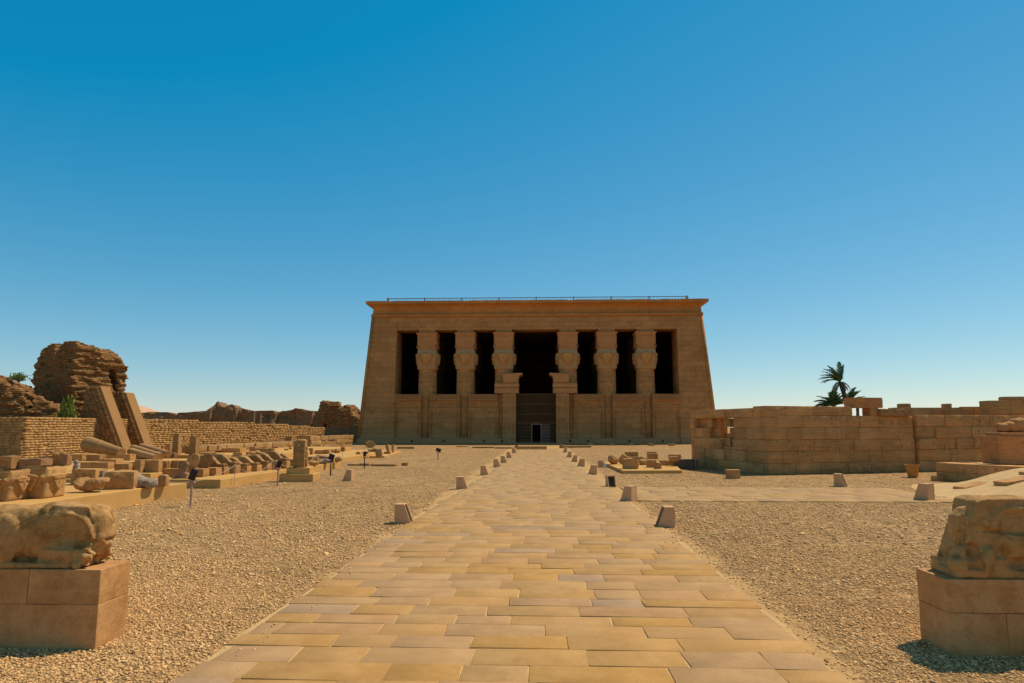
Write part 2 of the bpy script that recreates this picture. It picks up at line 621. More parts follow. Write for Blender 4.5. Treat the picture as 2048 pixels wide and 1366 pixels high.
def attr_stone(name, attr, sc=3.0, bump=0.3, bdist=0.008, grainamt=0.7, blot=0.5, sand=0.0):
    m, t, b = newmat(name)
    at = N(t, 'ShaderNodeAttribute', attribute_name=attr)
    tc = N(t, 'ShaderNodeTexCoord')
    v = tc.outputs['Object']
    col = at.outputs['Color']
    bl = ramp(t, noiset(t, v, sc, 6, 0.65), [(0.3, (0.84, 0.82, 0.82)), (0.7, (1.12, 1.1, 1.04))])
    col = mixc(t, blot, col, bl, 'MULTIPLY')
    if sand:
        sm_ = ramp(t, noiset(t, v, 1.1, 7, 0.72), [(0.48, 0.0), (0.66, 1.0)])
        col = mixc(t, mathn(t, 'MULTIPLY', sm_, sand), col, (0.47, 0.35, 0.23))
        sp_ = ramp(t, noiset(t, v, 9.0, 5, 0.7), [(0.64, 0.0), (0.72, 1.0)])
        col = mixc(t, mathn(t, 'MULTIPLY', sp_, 0.4), col, (0.30, 0.20, 0.115))
    gr = noiset(t, v, sc * 25, 4, 0.7)
    col = mixc(t, grainamt, col, ramp(t, gr, [(0.3, 0.82), (0.7, 1.16)]), 'MULTIPLY')
    t.links.new(mixc(t, 1.0, col, WARM, 'MULTIPLY'), b.inputs['Base Color'])
    b.inputs['Roughness'].default_value = 0.85
    bp = N(t, 'ShaderNodeBump')
    bp.inputs['Strength'].default_value = bump
    bp.inputs['Distance'].default_value = bdist
    t.links.new(mathn(t, 'ADD', mathn(t, 'MULTIPLY', gr, 0.3), noiset(t, v, sc * 2.2, 6, 0.7)), bp.inputs['Height'])
    t.links.new(bp.outputs[0], b.inputs['Normal'])
    return m


M['gravel'] = gravel_mat()
M['paving'] = attr_stone('paving_stone', 'slab_colour', 2.2, 0.45, 0.008, 0.7, 0.9, sand=0.38)
M['pebble'] = attr_stone('pebbles', 'slab_colour', 20.0, 0.2, 0.003, 0.5, 0.3)
M['joint'] = stone('sandy_joint', (0.50, 0.37, 0.22), (0.60, 0.46, 0.29), (0.36, 0.25, 0.14), sc=5, bump=0.6, bdist=0.01)


def np_mesh(name, v, f, mat, colour=None, parent=None, smooth=False):
    """v (n,3); f (m,k) quads or tris; colour per face (m,3)"""
    v = np.asarray(v, np.float32)
    f = np.asarray(f, np.int32)
    me = bpy.data.meshes.new(name)
    me.vertices.add(len(v))
    me.vertices.foreach_set('co', v.ravel())
    k = f.shape[1]
    me.loops.add(f.size)
    me.loops.foreach_set('vertex_index', f.ravel())
    me.polygons.add(len(f))
    me.polygons.foreach_set('loop_start', np.arange(0, f.size, k, dtype=np.int32))
    if colour is not None:
        ca = me.color_attributes.new('slab_colour', 'FLOAT_COLOR', 'CORNER')
        c4 = np.ones((f.size, 4), np.float32)
        c4[:, :3] = np.repeat(np.asarray(colour, np.float32), k, axis=0)
        ca.data.foreach_set('color', c4.ravel())
    me.update(calc_edges=True)
    me.validate()
    o = link(name, me, mat, parent)
    if smooth:
        me.polygons.foreach_set('use_smooth', [True] * len(me.polygons))
    return o


BOXF = np.array([(3, 2, 1, 0), (4, 5, 6, 7), (0, 1, 5, 4), (1, 2, 6, 5), (2, 3, 7, 6), (3, 0, 4, 7)])
BOXV = np.array([(-1, -1, -1), (1, -1, -1), (1, 1, -1), (-1, 1, -1), (-1, -1, 1), (1, -1, 1), (1, 1, 1), (-1, 1, 1)], float) * 0.5


def boxes(name, C, SZ, RZ, mat, parent=None, rng=None, jit=0.0, colour=None):
    """many jittered boxes in one mesh: centres, sizes, z rotations"""
    C, SZ, RZ = np.asarray(C, float), np.asarray(SZ, float), np.asarray(RZ, float)
    n = len(C)
    P = BOXV[None] * SZ[:, None, :]
    if jit and rng is not None:
        P = P + rng.normal(0, jit, P.shape) * np.minimum(SZ.min(1), 1)[:, None, None]
    c, s = np.cos(RZ)[:, None], np.sin(RZ)[:, None]
    X = P[..., 0] * c - P[..., 1] * s
    Y = P[..., 0] * s + P[..., 1] * c
    V = np.stack([X, Y, P[..., 2]], -1) + C[:, None, :]
    Fq = (BOXF[None] + (np.arange(n) * 8)[:, None, None]).reshape(-1, 4)
    col = None
    if colour is not None:
        col = np.repeat(np.asarray(colour), 6, axis=0)
    return np_mesh(name, V.reshape(-1, 3), Fq, mat, col, parent)


def ashlar_mat():
    m, t, b = newmat('ashlar_blocks')
    at = N(t, 'ShaderNodeAttribute', attribute_name='slab_colour')
    tc = N(t, 'ShaderNodeTexCoord')
    v = tc.outputs['Object']
    col = at.outputs['Color']
    big = noiset(t, v, 0.9, 6, 0.65)
    col = mixc(t, 0.8, col, ramp(t, big, [(0.3, (0.74, 0.72, 0.70)), (0.7, (1.16, 1.14, 1.1))]), 'MULTIPLY')
    # weathered strata
    mp = N(t, 'ShaderNodeMapping')
    mp.inputs['Scale'].default_value = (0.45, 0.45, 7.0)
    t.links.new(v, mp.inputs[0])
    st = noiset(t, mp.outputs[0], 1.7, 7, 0.72)
    col = mixc(t, 0.75, col, ramp(t, st, [(0.3, 0.66), (0.5, 1.0), (0.72, 1.22)]), 'MULTIPLY')
    # rows of eroded signs: upright pits
    mp2 = N(t, 'ShaderNodeMapping')
    mp2.inputs['Scale'].default_value = (11.0, 11.0, 3.4)
    t.links.new(v, mp2.inputs[0])
    pit = noiset(t, mp2.outputs[0], 1.0, 3, 0.6)
    mp3 = N(t, 'ShaderNodeMapping')
    mp3.inputs['Scale'].default_value = (0.35, 0.35, 2.4)
    t.links.new(v, mp3.inputs[0])
    where = ramp(t, noiset(t, mp3.outputs[0], 1.0, 2), [(0.50, 0.0), (0.58, 1.0)])
    pits = mathn(t, 'MULTIPLY', ramp(t, pit, [(0.52, 0.0), (0.66, 1.0)]), where)
    col = mixc(t, mathn(t, 'MULTIPLY', pits, 0.45), col, (0.20, 0.12, 0.065))
    gr = noiset(t, v, 32, 5, 0.75)
    col = mixc(t, 0.7, col, ramp(t, gr, [(0.28, 0.76), (0.72, 1.22)]), 'MULTIPLY')
    t.links.new(mixc(t, 1.0, col, WARM, 'MULTIPLY'), b.inputs['Base Color'])
    h = mathn(t, 'ADD', mathn(t, 'MULTIPLY', st, 1.6), mathn(t, 'MULTIPLY', gr, 0.35))
    h = mathn(t, 'SUBTRACT', h, mathn(t, 'MULTIPLY', pits, 0.9))
    h = mathn(t, 'ADD', h, noiset(t, v, 5, 6, 0.7))
    bp = N(t, 'ShaderNodeBump')
    bp.inputs['Strength'].default_value = 0.9
    bp.inputs['Distance'].default_value = 0.045
    t.links.new(h, bp.inputs['Height'])
    t.links.new(bp.outputs[0], b.inputs['Normal'])
    return m


M['mudbrick'] = attr_stone('mud_bricks', 'slab_colour', 2.5, 0.6, 0.02, 0.6, 0.7)
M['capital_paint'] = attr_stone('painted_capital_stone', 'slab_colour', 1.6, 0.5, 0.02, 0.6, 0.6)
M['ashlar'] = ashlar_mat()

# ================================================================== ground, walk
rng = np.random.default_rng(7)
rnd = random.Random(11)

g = MB()
g.add([(-6000, -400, 0), (6000, -400, 0), (6000, 9000, 0), (-6000, 9000, 0)], [(0, 1, 2, 3)])
ground = struct(g.build('ground', M['gravel']))

PX0, PX1, PY1 = -2.66, 2.44, 63.0
def edgeL(y):
    return float(np.interp(y, [5, 18, 28, 37, 53, 64], [-2.82, -2.62, -2.24, -2.08, -1.95, -1.92]))


def edgeR(y):
    return float(np.interp(y, [5, 14, 20, 29, 41, 53, 64], [2.34, 2.38, 2.30, 2.08, 1.86, 1.80, 1.78]))


g = MB()
xs = []
n = 130
for i in range(n + 1):
    y = 1.0 + (PY1 - 1.0) * i / n
    xs.append((edgeL(y) - 0.08 + 0.10 * nz(y, 0, 0, 0.8, 1) + 0.05 * nz(y, 0, 0, 3, 1), edgeR(y) + 0.08 + 0.10 * nz(y, 0, 0, 0.8, 2) + 0.05 * nz(y, 0, 0, 3, 2), y))
vs = [(a, y, 0.0125) for a, b, y in xs] + [(b, y, 0.0125) for a, b, y in xs]
m_ = n + 1
g.add(vs, [(i, i + m_, i + m_ + 1, i + 1) for i in range(n)])


def paving(name, x0, x1, y0, y1, rowd, length, seed, ragged, zt=0.022):
    r = random.Random(seed)
    V, Fc, CC = [], [], []
    y = y0
    pal = [(0.46, 0.30, 0.14), (0.45, 0.305, 0.165), (0.44, 0.305, 0.20), (0.435, 0.30, 0.19), (0.385, 0.285, 0.225), (0.46, 0.30, 0.18), (0.45, 0.285, 0.115), (0.455, 0.29, 0.125), (0.44, 0.30, 0.18), (0.46, 0.298, 0.15)]
    while y < y1:
        d = rowd * r.uniform(0.82, 1.2)
        x = (x0(y) if callable(x0) else x0) - r.uniform(0, ragged)
        xe = (x1(y) if callable(x1) else x1) + r.uniform(0, ragged)
        first = True
        while x < xe - 0.12:
            l = length * r.uniform(0.62, 1.35)
            if first:
                l *= r.uniform(0.4, 1.0)
                first = False
            if x + l > xe - 0.3:
                l = xe - x
            gp = r.uniform(0.001, 0.008)
            gq = r.uniform(0.001, 0.006)
            a0, a1, b0, b1 = x + gp, x + l - gp, y + gq, y + d - gq
            tz = max(zt - 0.003, zt + r.gauss(0, 0.0016))
            t1, t2 = r.gauss(0, 0.002), r.gauss(0, 0.0025)
            bv = r.uniform(0.003, 0.007)
            o = len(V)
            sk = [r.gauss(0, 0.007) for _ in range(8)]
            cs = [(a0 + sk[0], b0 + sk[1]), (a1 + sk[2], b0 + sk[3]), (a1 + sk[4], b1 + sk[5]), (a0 + sk[6], b1 + sk[7])]
            cx, cy = (a0 + a1) / 2, (b0 + b1) / 2
            for k, (p, q) in enumerate(cs):
                V.append((p, q, -0.01))
            for k, (p, q) in enumerate(cs):
                V.append((p, q, tz - bv * 0.6 + t1 * (p - cx) / l + t2 * (q - cy) / d))
            for k, (p, q) in enumerate(cs):
                ip = p + (bv if p < cx else -bv)
                iq = q + (bv if q < cy else -bv)
                V.append((ip, iq, tz + t1 * (ip - cx) / l + t2 * (iq - cy) / d))
            for lv in (0, 4):
                for k in range(4):
                    k2 = (k + 1) % 4
                    Fc.append((o + lv + k, o + lv + k2, o + lv + 4 + k2, o + lv + 4 + k))
            Fc.append((o + 8, o + 9, o + 10, o + 11))
            c = np.array(r.choice(pal)) * r.uniform(0.90, 1.02)
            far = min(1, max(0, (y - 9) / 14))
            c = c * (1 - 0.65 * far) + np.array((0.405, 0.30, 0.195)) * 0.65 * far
            CC += [c] * 9
            x += l
        y += d
    return np_mesh(name, V, Fc, M['paving'], CC)


path = struct(paving('path', edgeL, edgeR, 1.2, PY1, 0.405, 0.86, 3, 0.10))
struct(g.build('path_bedding', M['joint'])).parent = path
cross = struct(paving('side_path', 2.75, 11.2, 18.75, 22.35, 0.62, 1.25, 8, 0.12, 0.03))
g = MB()
g.box(2.72, 11.25, 18.72, 22.5, -0.02, 0.008)
struct(g.build('side_path_bedding', M['joint'])).parent = cross


# near pebbles: loose gravel lying on the ground beside the walk
def pebbles():
    ico = [(0, 0, 1)] + [(math.cos(a) * 0.9, math.sin(a) * 0.9, 0.35) for a in np.arange(5) * 2 * PI / 5] + \
          [(math.cos(a + PI / 5) * 0.9, math.sin(a + PI / 5) * 0.9, -0.35) for a in np.arange(5) * 2 * PI / 5] + [(0, 0, -1)]
    fs = []
    for k in range(5):
        k2 = (k + 1) % 5
        fs += [(0, 1 + k, 1 + k2), (1 + k, 6 + k, 1 + k2), (1 + k2, 6 + k, 6 + k2), (6 + k, 11, 6 + k2)]
    ico, fs = np.array(ico), np.array(fs)
    P = []
    r = np.random.default_rng(5)
    def scatter(x0, x1, y0, y1, dens):
        n = int((x1 - x0) * (y1 - y0) * dens)
        p = np.stack([r.uniform(x0, x1, n), r.uniform(y0, y1, n)], 1)
        return p
    for (y0, y1, dens) in ((4.6, 7.0, 2600), (7.0, 9.0, 2000), (9.0, 12.0, 1100), (12.0, 20.0, 420), (20.0, 34.0, 95)):
        xl = -0.86 * y1 - 0.3
        xr = 0.82 * y1 + 0.3
        for (a, b) in ((xl, PX0 - 0.02), (PX1 + 0.02, xr)):
            p = scatter(a, b, y0, y1, dens)
            e = np.maximum(PX0 - p[:, 0], p[:, 0] - PX1)
            keep = r.uniform(0, 1, len(p)) < np.clip((e - 0.02 + r.normal(0, .12, len(p))) / 0.42, 0.06, 1)
            keep &= r.uniform(0, 1, len(p)) < np.clip(1.05 - 0.075 * (p[:, 1] - 9), 0.25, 1) * np.clip((34 - p[:, 1]) / 14, 0, 1)
            pn = np.array([noise.noise(Vector((q[0] * 0.55, q[1] * 0.4, 3.3))) + 0.5 * noise.noise(Vector((q[0] * 1.7, q[1] * 1.3, 8.3))) for q in p])
            keep &= r.uniform(0, 1, len(p)) < np.clip(0.95 + 1.1 * pn, 0.30, 1.0)
            P.append(p[keep])
    for (a, b) in ((PX0, PX0 + 0.55), (PX1 - 0.55, PX1)):
        p = scatter(a, b, 4.8, 14, 45)
        e = np.minimum(p[:, 0] - PX0, PX1 - p[:, 0])
        P.append(p[r.uniform(0, 1, len(p)) < np.clip(1 - e / 0.5, 0.02, 1) ** 2.2])
    P = np.concatenate(P)
    n = len(P)
    s = np.clip(r.lognormal(math.log(0.0088), 0.38, n), 0.0045, 0.034)
    s[P[:, 1] > 9] *= 1.25
    s[P[:, 1] > 12] *= 1.3
    s[P[:, 1] > 20] *= 1.15
    ax = np.stack([r.uniform(0.75, 1.35, n), r.uniform(0.75, 1.2, n), r.uniform(0.35, 0.7, n)], 1)
    rz = r.uniform(0, 2 * PI, n)
    tl = r.normal(0, 0.35, n)
    V = ico[None] * (1 + r.normal(0, 0.13, (n, 12)))[..., None] * ax[:, None, :]
    c, q = np.cos(tl)[:, None], np.sin(tl)[:, None]
    V = np.stack([V[..., 0] * c - V[..., 2] * q, V[..., 1], V[..., 0] * q + V[..., 2] * c], -1)
    c, q = np.cos(rz)[:, None], np.sin(rz)[:, None]
    V = np.stack([V[..., 0] * c - V[..., 1] * q, V[..., 0] * q + V[..., 1] * c, V[..., 2]], -1)
    V = V * s[:, None, None]
    V[..., 0] += P[:, 0, None]
    V[..., 1] += P[:, 1, None]
    V[..., 2] += (s * ax[:, 2] * 0.55 + np.where((P[:, 0] > PX0 - 0.04) & (P[:, 0] < PX1 + 0.04), 0.02, 0))[:, None]
    Fq = (fs[None] + (np.arange(n) * 12)[:, None, None]).reshape(-1, 3)
    pal = np.array([(0.46, 0.32, 0.185), (0.52, 0.37, 0.22), (0.40, 0.265, 0.145), (0.58, 0.42, 0.26), (0.34, 0.22, 0.125), (0.68, 0.54, 0.37), (0.27, 0.18, 0.11)])
    pi = r.choice(len(pal), n, p=[0.25, 0.22, 0.18, 0.14, 0.1, 0.07, 0.04])
    cc = (pal[pi] * 0.6 + 0.4 * np.array((0.47, 0.33, 0.195))) * r.uniform(1.2, 1.55, (n, 1))
    o = np_mesh('gravel', V.reshape(-1, 3), Fq, M['pebble'], np.repeat(cc, 20, axis=0))
    o['kind'] = 'stuff'
    return n


print('pebbles', pebbles())

# ================================================================== temple
TX, TY = -0.48, 82.0
temple = empty('temple', (TX, TY, 0))
tag(temple, 'great brown sandstone temple with six goddess headed columns and a flared cornice', 'temple')
HB, HT, HI, ZT, ZL = 21.4, 20.22, 17.2, 15.62, 13.9
for s in (-1, 1):
    t_ = MB()
    b4 = [(HI, -0.5), (HB, -0.5), (HB - 0.05, 3.6), (HI, 3.6)]
    t4 = [(HI, 0.25), (HT, 0.25), (HT, 3.6), (HI, 3.6)]
    n = 10
    rows = []
    for i in range(n + 1):
        k = i / n
        rows.append([(s * (a[0] + (c[0] - a[0]) * k), a[1] + (c[1] - a[1]) * k, ZT * k) for a, c in zip(b4, t4)])
    vs = [p for r_ in rows for p in r_]
    fs = []
    for i in range(n):
        for k in range(4):
            k2 = (k + 1) % 4
            q = (i * 4 + k, i * 4 + k2, i * 4 + 4 + k2, i * 4 + 4 + k)
            fs.append(q if s > 0 else q[::-1])
    top = tuple(n * 4 + k for k in range(4))
    fs += [top if s > 0 else top[::-1]]
    t_.add(vs, fs)
    t_.build('corner_tower', M['temple'], temple)
    sw = MB()
    x0, x1 = sorted((s * (HI + 1.6), s * (HB - 0.1)))
    if s < 0:
        pts = [(-HB + 0.05, 3.6, 0), (-HI - 1.6, 3.6, 0), (-HI - 1.6, 26, 0), (-HB + 0.05, 26, 0), (-HT, 3.6, ZT), (-HI - 1.6, 3.6, ZT), (-HI - 1.6, 26, ZT), (-HT, 26, ZT)]
    else:
        pts = [(HI + 1.6, 3.6, 0), (HB - 0.05, 3.6, 0), (HB - 0.05, 26, 0), (HI + 1.6, 26, 0), (HI + 1.6, 3.6, ZT), (HT, 3.6, ZT), (HT, 26, ZT), (HI + 1.6, 26, ZT)]
    sw.hexa(pts)
    sw.build('side_wall', M['temple'], temple)
    # rounded moulding running up the battered corner
    cm = MB()
    cm.tube([(s * (HB - 0.02), -0.47, 0.9), (s * HT, 0.26, ZT)], [0.2, 0.19], 10)
    cm.build('corner_moulding', M['temple'], temple, smooth=True)
    # low footing of the tower
    ft = MB()
    x0, x1 = sorted((s * (HI - 0.05), s * (HB + 0.18)))
    ft.box(x0, x1, -0.72, -0.5, 0, 0.62)
    ft.build('footing', M['temple'], temple, bev=0.03)

ar = MB()
n = 60
for i in range(n):
    pass
ar.box(-HI, HI, 0.27, 2.6, ZL, ZT - 0.02)
ar.build('architrave', M['temple'], temple)
to = MB()
to.tube([(-HT - 0.03, 26, ZT + 0.12), (-HT - 0.03, 0.25, ZT + 0.12)], 0.2, 12)
to.tube([(-HT - 0.2, 0.22, ZT + 0.12), (0, 0.22, ZT + 0.12), (HT + 0.2, 0.22, ZT + 0.12)], 0.2, 12)
to.tube([(HT + 0.03, 0.25, ZT + 0.12), (HT + 0.03, 26, ZT + 0.12)], 0.2, 12)
to.build('torus_moulding', M['cornice'], temple, smooth=True, autos=40)

# cavetto cornice on three sides, worn along its top edge
prof = [(-0.1, 15.8), (-0.1, 16.1), (-0.08, 16.4), (0.0, 16.62), (0.16, 16.82), (0.40, 16.98), (0.66, 17.08), (0.80, 17.12), (0.80, 17.17), (0.82, 17.48), (0.1, 17.5)]
wx, y0, y1 = HT - 0.02, 0.3, 26.0
cn = MB()
pathpts = [(-1, 1.0)]
stations = []
for i in range(12):
    stations.append(('l', y1 + (y0 - y1) * i / 12))
for i in range(121):
    stations.append(('f', -wx + 2 * wx * i / 120))
for i in range(1, 13):
    stations.append(('r', y0 + (y1 - y0) * i / 12))
vs = []
for si, (k, t_) in enumerate(stations):
    for (o, z) in prof:
        if z > 17.15:
            wear = -0.10 * max(0, nz(t_, si * 0.1, 0, 0.9, 5)) - 0.05 * abs(nz(t_, 0, 0, 3.1, 6))
            z = z + wear
        if k == 'l':
            vs.append((-wx - o, t_, z))
        elif k == 'r':
            vs.append((wx + o, t_, z))
        else:
            x = t_
            if abs(abs(x) - wx) < 1e-6:
                x += math.copysign(o, x)
            vs.append((x, y0 - o, z))
m_ = len(prof)
fs = []
for i in range(len(stations) - 1):
    for j in range(m_ - 1):
        fs.append((i * m_ + j, (i + 1) * m_ + j, (i + 1) * m_ + j + 1, i * m_ + j + 1))
cn.add(vs, fs)
cn.build('cornice', M['cornice'], temple)
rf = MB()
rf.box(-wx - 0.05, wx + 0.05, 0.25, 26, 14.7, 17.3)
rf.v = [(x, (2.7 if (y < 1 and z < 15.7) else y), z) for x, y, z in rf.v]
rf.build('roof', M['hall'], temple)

# railing along the roof edge
rl = MB()
pa, pb = A(776, 604, TY + 5.0), A(1374, 597, TY + 5.0)
zt0 = A(1076, 594.5, TY + 5.0).z
xa, xb = pa.x - TX, pb.x - TX
yy = 5.0
rl.box(xa, xb, yy - 0.035, yy + 0.035, zt0 - 0.08, zt0)
rl.box(xa, xb, yy - 0.02, yy + 0.02, zt0 - 0.75, zt0 - 0.71)
k = 0
x = xa
while x < xb:
    rl.box(x - 0.019, x + 0.019, yy - 0.019, yy + 0.019, 17.35, zt0 - 0.082)
    x += 0.40
railing = rl.build('railing', M['rail'], temple)
for i in range(9):
    x = xa + (xb - xa) * i / 8
    p_ = MB()
    wd = 0.16 if i in (0, 8) else 0.06
    p_.box(x - wd, x + wd, yy - 0.06, yy + 0.06, 17.3, zt0 + 0.06)
    p_.build('railing_post', M['bollard'] if i in (0, 8) else M['rail'], railing)


# goddess-head capital, one displaced skin of four alike faces
def capital_mesh():
    nx_, nzn = 44, 60
    hw = 1.08
    Z0, Z1 = 9.0, 11.62
    def sm(a, b, x):
        t = min(1, max(0, (x - a) / (b - a)))
        return t * t * (3 - 2 * t)
    def hgt(x, z):
        ax = abs(x)
        h = 0.0
        edge = sm(0, 0.10, hw - ax)
        # wig: full around the face, lappets below
        h += 0.05 * sm(Z0 - 0.01, Z0 + 0.12, z) * sm(0, 0.25, Z1 - z)
        h += 0.045 * math.exp(-((z - 11.05) / 0.3) ** 2) * sm(0.0, 0.4, hw - ax)
        # face, a heart narrowing to the chin
        zt = (z - 9.62) / (11.02 - 9.62)
        if -0.1 < zt < 1.15:
            half = 0.10 + 0.74 * max(0, min(1, zt)) ** 0.72
            top = 1 - 0.12 * (1 - math.cos(min(1, ax / 0.8) * PI * 0.5))
            inside = sm(0, 0.14, half - ax) * sm(-0.06, 0.04, zt) * sm(0, 0.06, top - zt + 0.02)
            rim = math.exp(-((half + 0.06 - ax) / 0.05) ** 2) * sm(-0.1, 0.1, zt) * sm(0, 0.1, 1.0 - zt)
            h += inside * (0.20 - 0.05 * (ax / 0.8) ** 2)
            h += 0.13 * rim
            # brow, nose, eyes, lips
            h += inside * 0.07 * math.exp(-(ax / 0.075) ** 2) * sm(10.05, 10.3, z) * sm(0, 0.25, 10.75 - z)
            h += inside * 0.035 * math.exp(-((z - 10.70 + 0.1 * ax) / 0.05) ** 2) * sm(0.08, 0.2, ax)
            h -= inside * 0.04 * math.exp(-((z - 10.52) / 0.06) ** 2 - ((ax - 0.3) / 0.13) ** 2)
            h += inside * 0.03 * math.exp(-((z - 9.95) / 0.035) ** 2 - (ax / 0.14) ** 2)
        # cow ears
        h += 0.10 * math.exp(-((ax - 0.93) / 0.13) ** 2 - ((z - 10.72 + 0.35 * (ax - 0.98)) / 0.17) ** 2)
        # lappet ribs
        if z < 10.2:
            h += 0.015 * math.sin(ax * 36) * sm(9.05, 9.3, z) * sm(0, 0.2, 10.2 - z)
        return 1.45 * h * edge
    mb = MB()
    for r_ in range(4):
        mb.M = Matrix.Rotation(r_ * PI / 2, 4, 'Z')
        vs = []
        for j in range(nzn + 1):
            z = Z0 + (Z1 - Z0) * j / nzn
            # silhouette of the wig: swells at the ears, tucks in at the collar
            bul = 0.02 * math.exp(-((z - 10.8) / 0.22) ** 2) + 0.02 * math.exp(-((z - 10.15) / 0.2) ** 2) + 0.01 * math.exp(-((z - 9.3) / 0.2) ** 2) - 0.03 * math.exp(-((z - 9.0) / 0.08) ** 2)
            for i in range(nx_ + 1):
                x = (-1 + 2 * i / nx_) * hw
                vs.append((x * (1 + bul), -(hw + hgt(x, z) + bul * hw), z))
        fs = []
        for j in range(nzn):
            for i in range(nx_):
                a = j * (nx_ + 1) + i
                fs.append((a, a + 1, a + nx_ + 2, a + nx_ + 1))
        mb.add(vs, fs)
    mb.M = Matrix.Identity(4)
    mb.box(-hw, hw, -hw, hw, 9.01, 9.06)
    me = mb.mesh('capital')
    bm = bmesh.new()
    bm.from_mesh(me)
    bmesh.ops.remove_doubles(bm, verts=bm.verts, dist=0.004)
    bmesh.ops.recalc_face_normals(bm, faces=bm.faces)
    bm.to_mesh(me)
    bm.free()
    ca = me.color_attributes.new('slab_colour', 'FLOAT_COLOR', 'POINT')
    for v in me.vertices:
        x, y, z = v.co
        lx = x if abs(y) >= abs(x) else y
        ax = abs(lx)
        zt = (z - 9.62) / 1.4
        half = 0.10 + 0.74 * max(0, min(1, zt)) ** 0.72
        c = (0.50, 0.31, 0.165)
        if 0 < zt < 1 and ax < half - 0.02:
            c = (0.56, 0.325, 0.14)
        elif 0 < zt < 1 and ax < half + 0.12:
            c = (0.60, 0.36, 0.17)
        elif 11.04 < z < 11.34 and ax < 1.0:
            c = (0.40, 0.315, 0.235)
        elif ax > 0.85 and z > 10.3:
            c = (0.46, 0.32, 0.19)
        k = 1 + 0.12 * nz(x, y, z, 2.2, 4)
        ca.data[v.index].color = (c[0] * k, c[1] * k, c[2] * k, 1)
    me.polygons.foreach_set('use_smooth', [True] * len(me.polygons))
    return me


def naos_mesh():
    mb = MB()
    def ring(h0, h1, z0, z1):
        mb.hexa([(-h0, -h0, z0), (h0, -h0, z0), (h0, h0, z0), (-h0, h0, z0), (-h1, -h1, z1), (h1, -h1, z1), (h1, h1, z1), (-h1, h1, z1)])
    ring(1.13, 1.16, 11.70, 13.28)
    ring(1.22, 1.22, 11.60, 11.70)
    ring(1.17, 1.30, 13.28, 13.46)
    ring(1.31, 1.30, 13.46, 13.55)
    for r_ in range(4):
        mb.M = Matrix.Rotation(r_ * PI / 2, 4, 'Z')
        # shrine front: corner volutes, side posts and a small doorway in relief
        for s in (-1, 1):
            mb.box(s * 1.0 - 0.06, s * 1.0 + 0.06, -1.20, -1.12, 11.72, 13.2)
            mb.box(s * 0.62 - 0.05, s * 0.62 + 0.05, -1.19, -1.12, 11.72, 12.85)
            mb.lathe([(0.12, 11.72), (0.17, 11.8), (0.17, 11.95), (0.08, 12.05)], 8, s * 1.12, -1.12)
            mb.box(s * 0.26 - 0.05, s * 0.26 + 0.05, -1.20, -1.12, 11.75, 12.4)
        mb.box(-0.7, 0.7, -1.2, -1.12, 12.86, 12.98)
        mb.box(-0.34, 0.34, -1.2, -1.12, 12.4, 12.5)
        for k in range(9):
            mb.box(-0.85 + k * 0.2, -0.77 + k * 0.2, -1.2, -1.12, 13.02, 13.2)
    mb.M = Matrix.Identity(4)
    return mb.mesh('shrine_block')


cap_me, naos_me = capital_mesh(), naos_mesh()
sh = MB()
sh.lathe([(1.24, 0.0), (1.23, 3.0), (1.16, 6.0), (1.10, 8.9), (1.08, 9.08)], 40)
sh_me = sh.mesh('column')
ab_ = MB()
ab_.box(-1.02, 1.02, -1.02, 1.02, 13.55, ZL)
ab_me = ab_.mesh('abacus')
for x in (-13.42, -8.69, -3.94, 3.94, 8.69, 13.42):
    c = link('column', sh_me, M['temple'], temple, True, loc=(x, 1.3, 0))
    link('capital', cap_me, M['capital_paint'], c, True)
    link('shrine_block', naos_me, M['capital'], c)
    link('abacus', ab_me, M['temple'], c)

# screen walls between the columns
gaps = [(-17.2, -13.95), (-12.89, -9.22), (-8.16, -4.55)]
gaps += [(-b, -a) for a, b in gaps[::-1]]
for (a, b) in gaps:
    s_ = MB()
    yb = 1.2
    f_ = -0.42
    s_.box(a, b, 0.3 + f_, yb, 0.7, 4.72)
    # raised frame
    s_.box(a, a + 0.16, 0.16 + f_, 0.3 + f_, 0.72, 4.6)
    s_.box(b - 0.16, b, 0.16 + f_, 0.3 + f_, 0.72, 4.6)
    s_.box(a + 0.16, b - 0.16, 0.18 + f_, 0.3 + f_, 4.42, 4.6)
    s_.box(a + 0.16, b - 0.16, 0.21 + f_, 0.3 + f_, 3.84, 3.93)
    s_.box(a + 0.30, a + 0.37, 0.22 + f_, 0.3 + f_, 0.8, 3.84)
    s_.box(b - 0.37, b - 0.30, 0.22 + f_, 0.3 + f_, 0.8, 3.84)
    s_.prism([(0.22 + f_, 4.72), (0.22 + f_, 4.95), (0.12 + f_, 5.15), (-0.05 + f_, 5.26), (-0.05 + f_, 5.36), (yb, 5.36), (yb, 4.72)], a, b, 'x')
    scr = s_.build('screen_wall', M['temple'], temple, bev=0.012)
    u_ = MB()
    u_.box(a + 0.03, b - 0.03, 0.22 + f_, yb, 5.36, 5.93)
    nn = int((b - a) / 0.2)
    for k in range(nn):
        x = a + (b - a) * (k + 0.5) / nn
        u_.box(x - 0.055, x + 0.055, 0.04 + f_, 0.22 + f_, 5.36, 5.82)
        u_.lathe([(0.02, 5.80), (0.075, 5.84), (0.075, 5.92), (0.02, 5.97)], 6, x, 0.12 + f_)
    u_.build('cobra_frieze', M['capital'], scr)
pl = MB()
pl.box(-17.2, -2.42, -0.42, 1.2, 0, 0.7)
pl.box(2.42, 17.2, -0.42, 1.2, 0, 0.7)
pl.box(-2.42, 2.42, -0.6, 26, 0, 0.12)
pl.build('plinth', M['temple'], temple, bev=0.02)
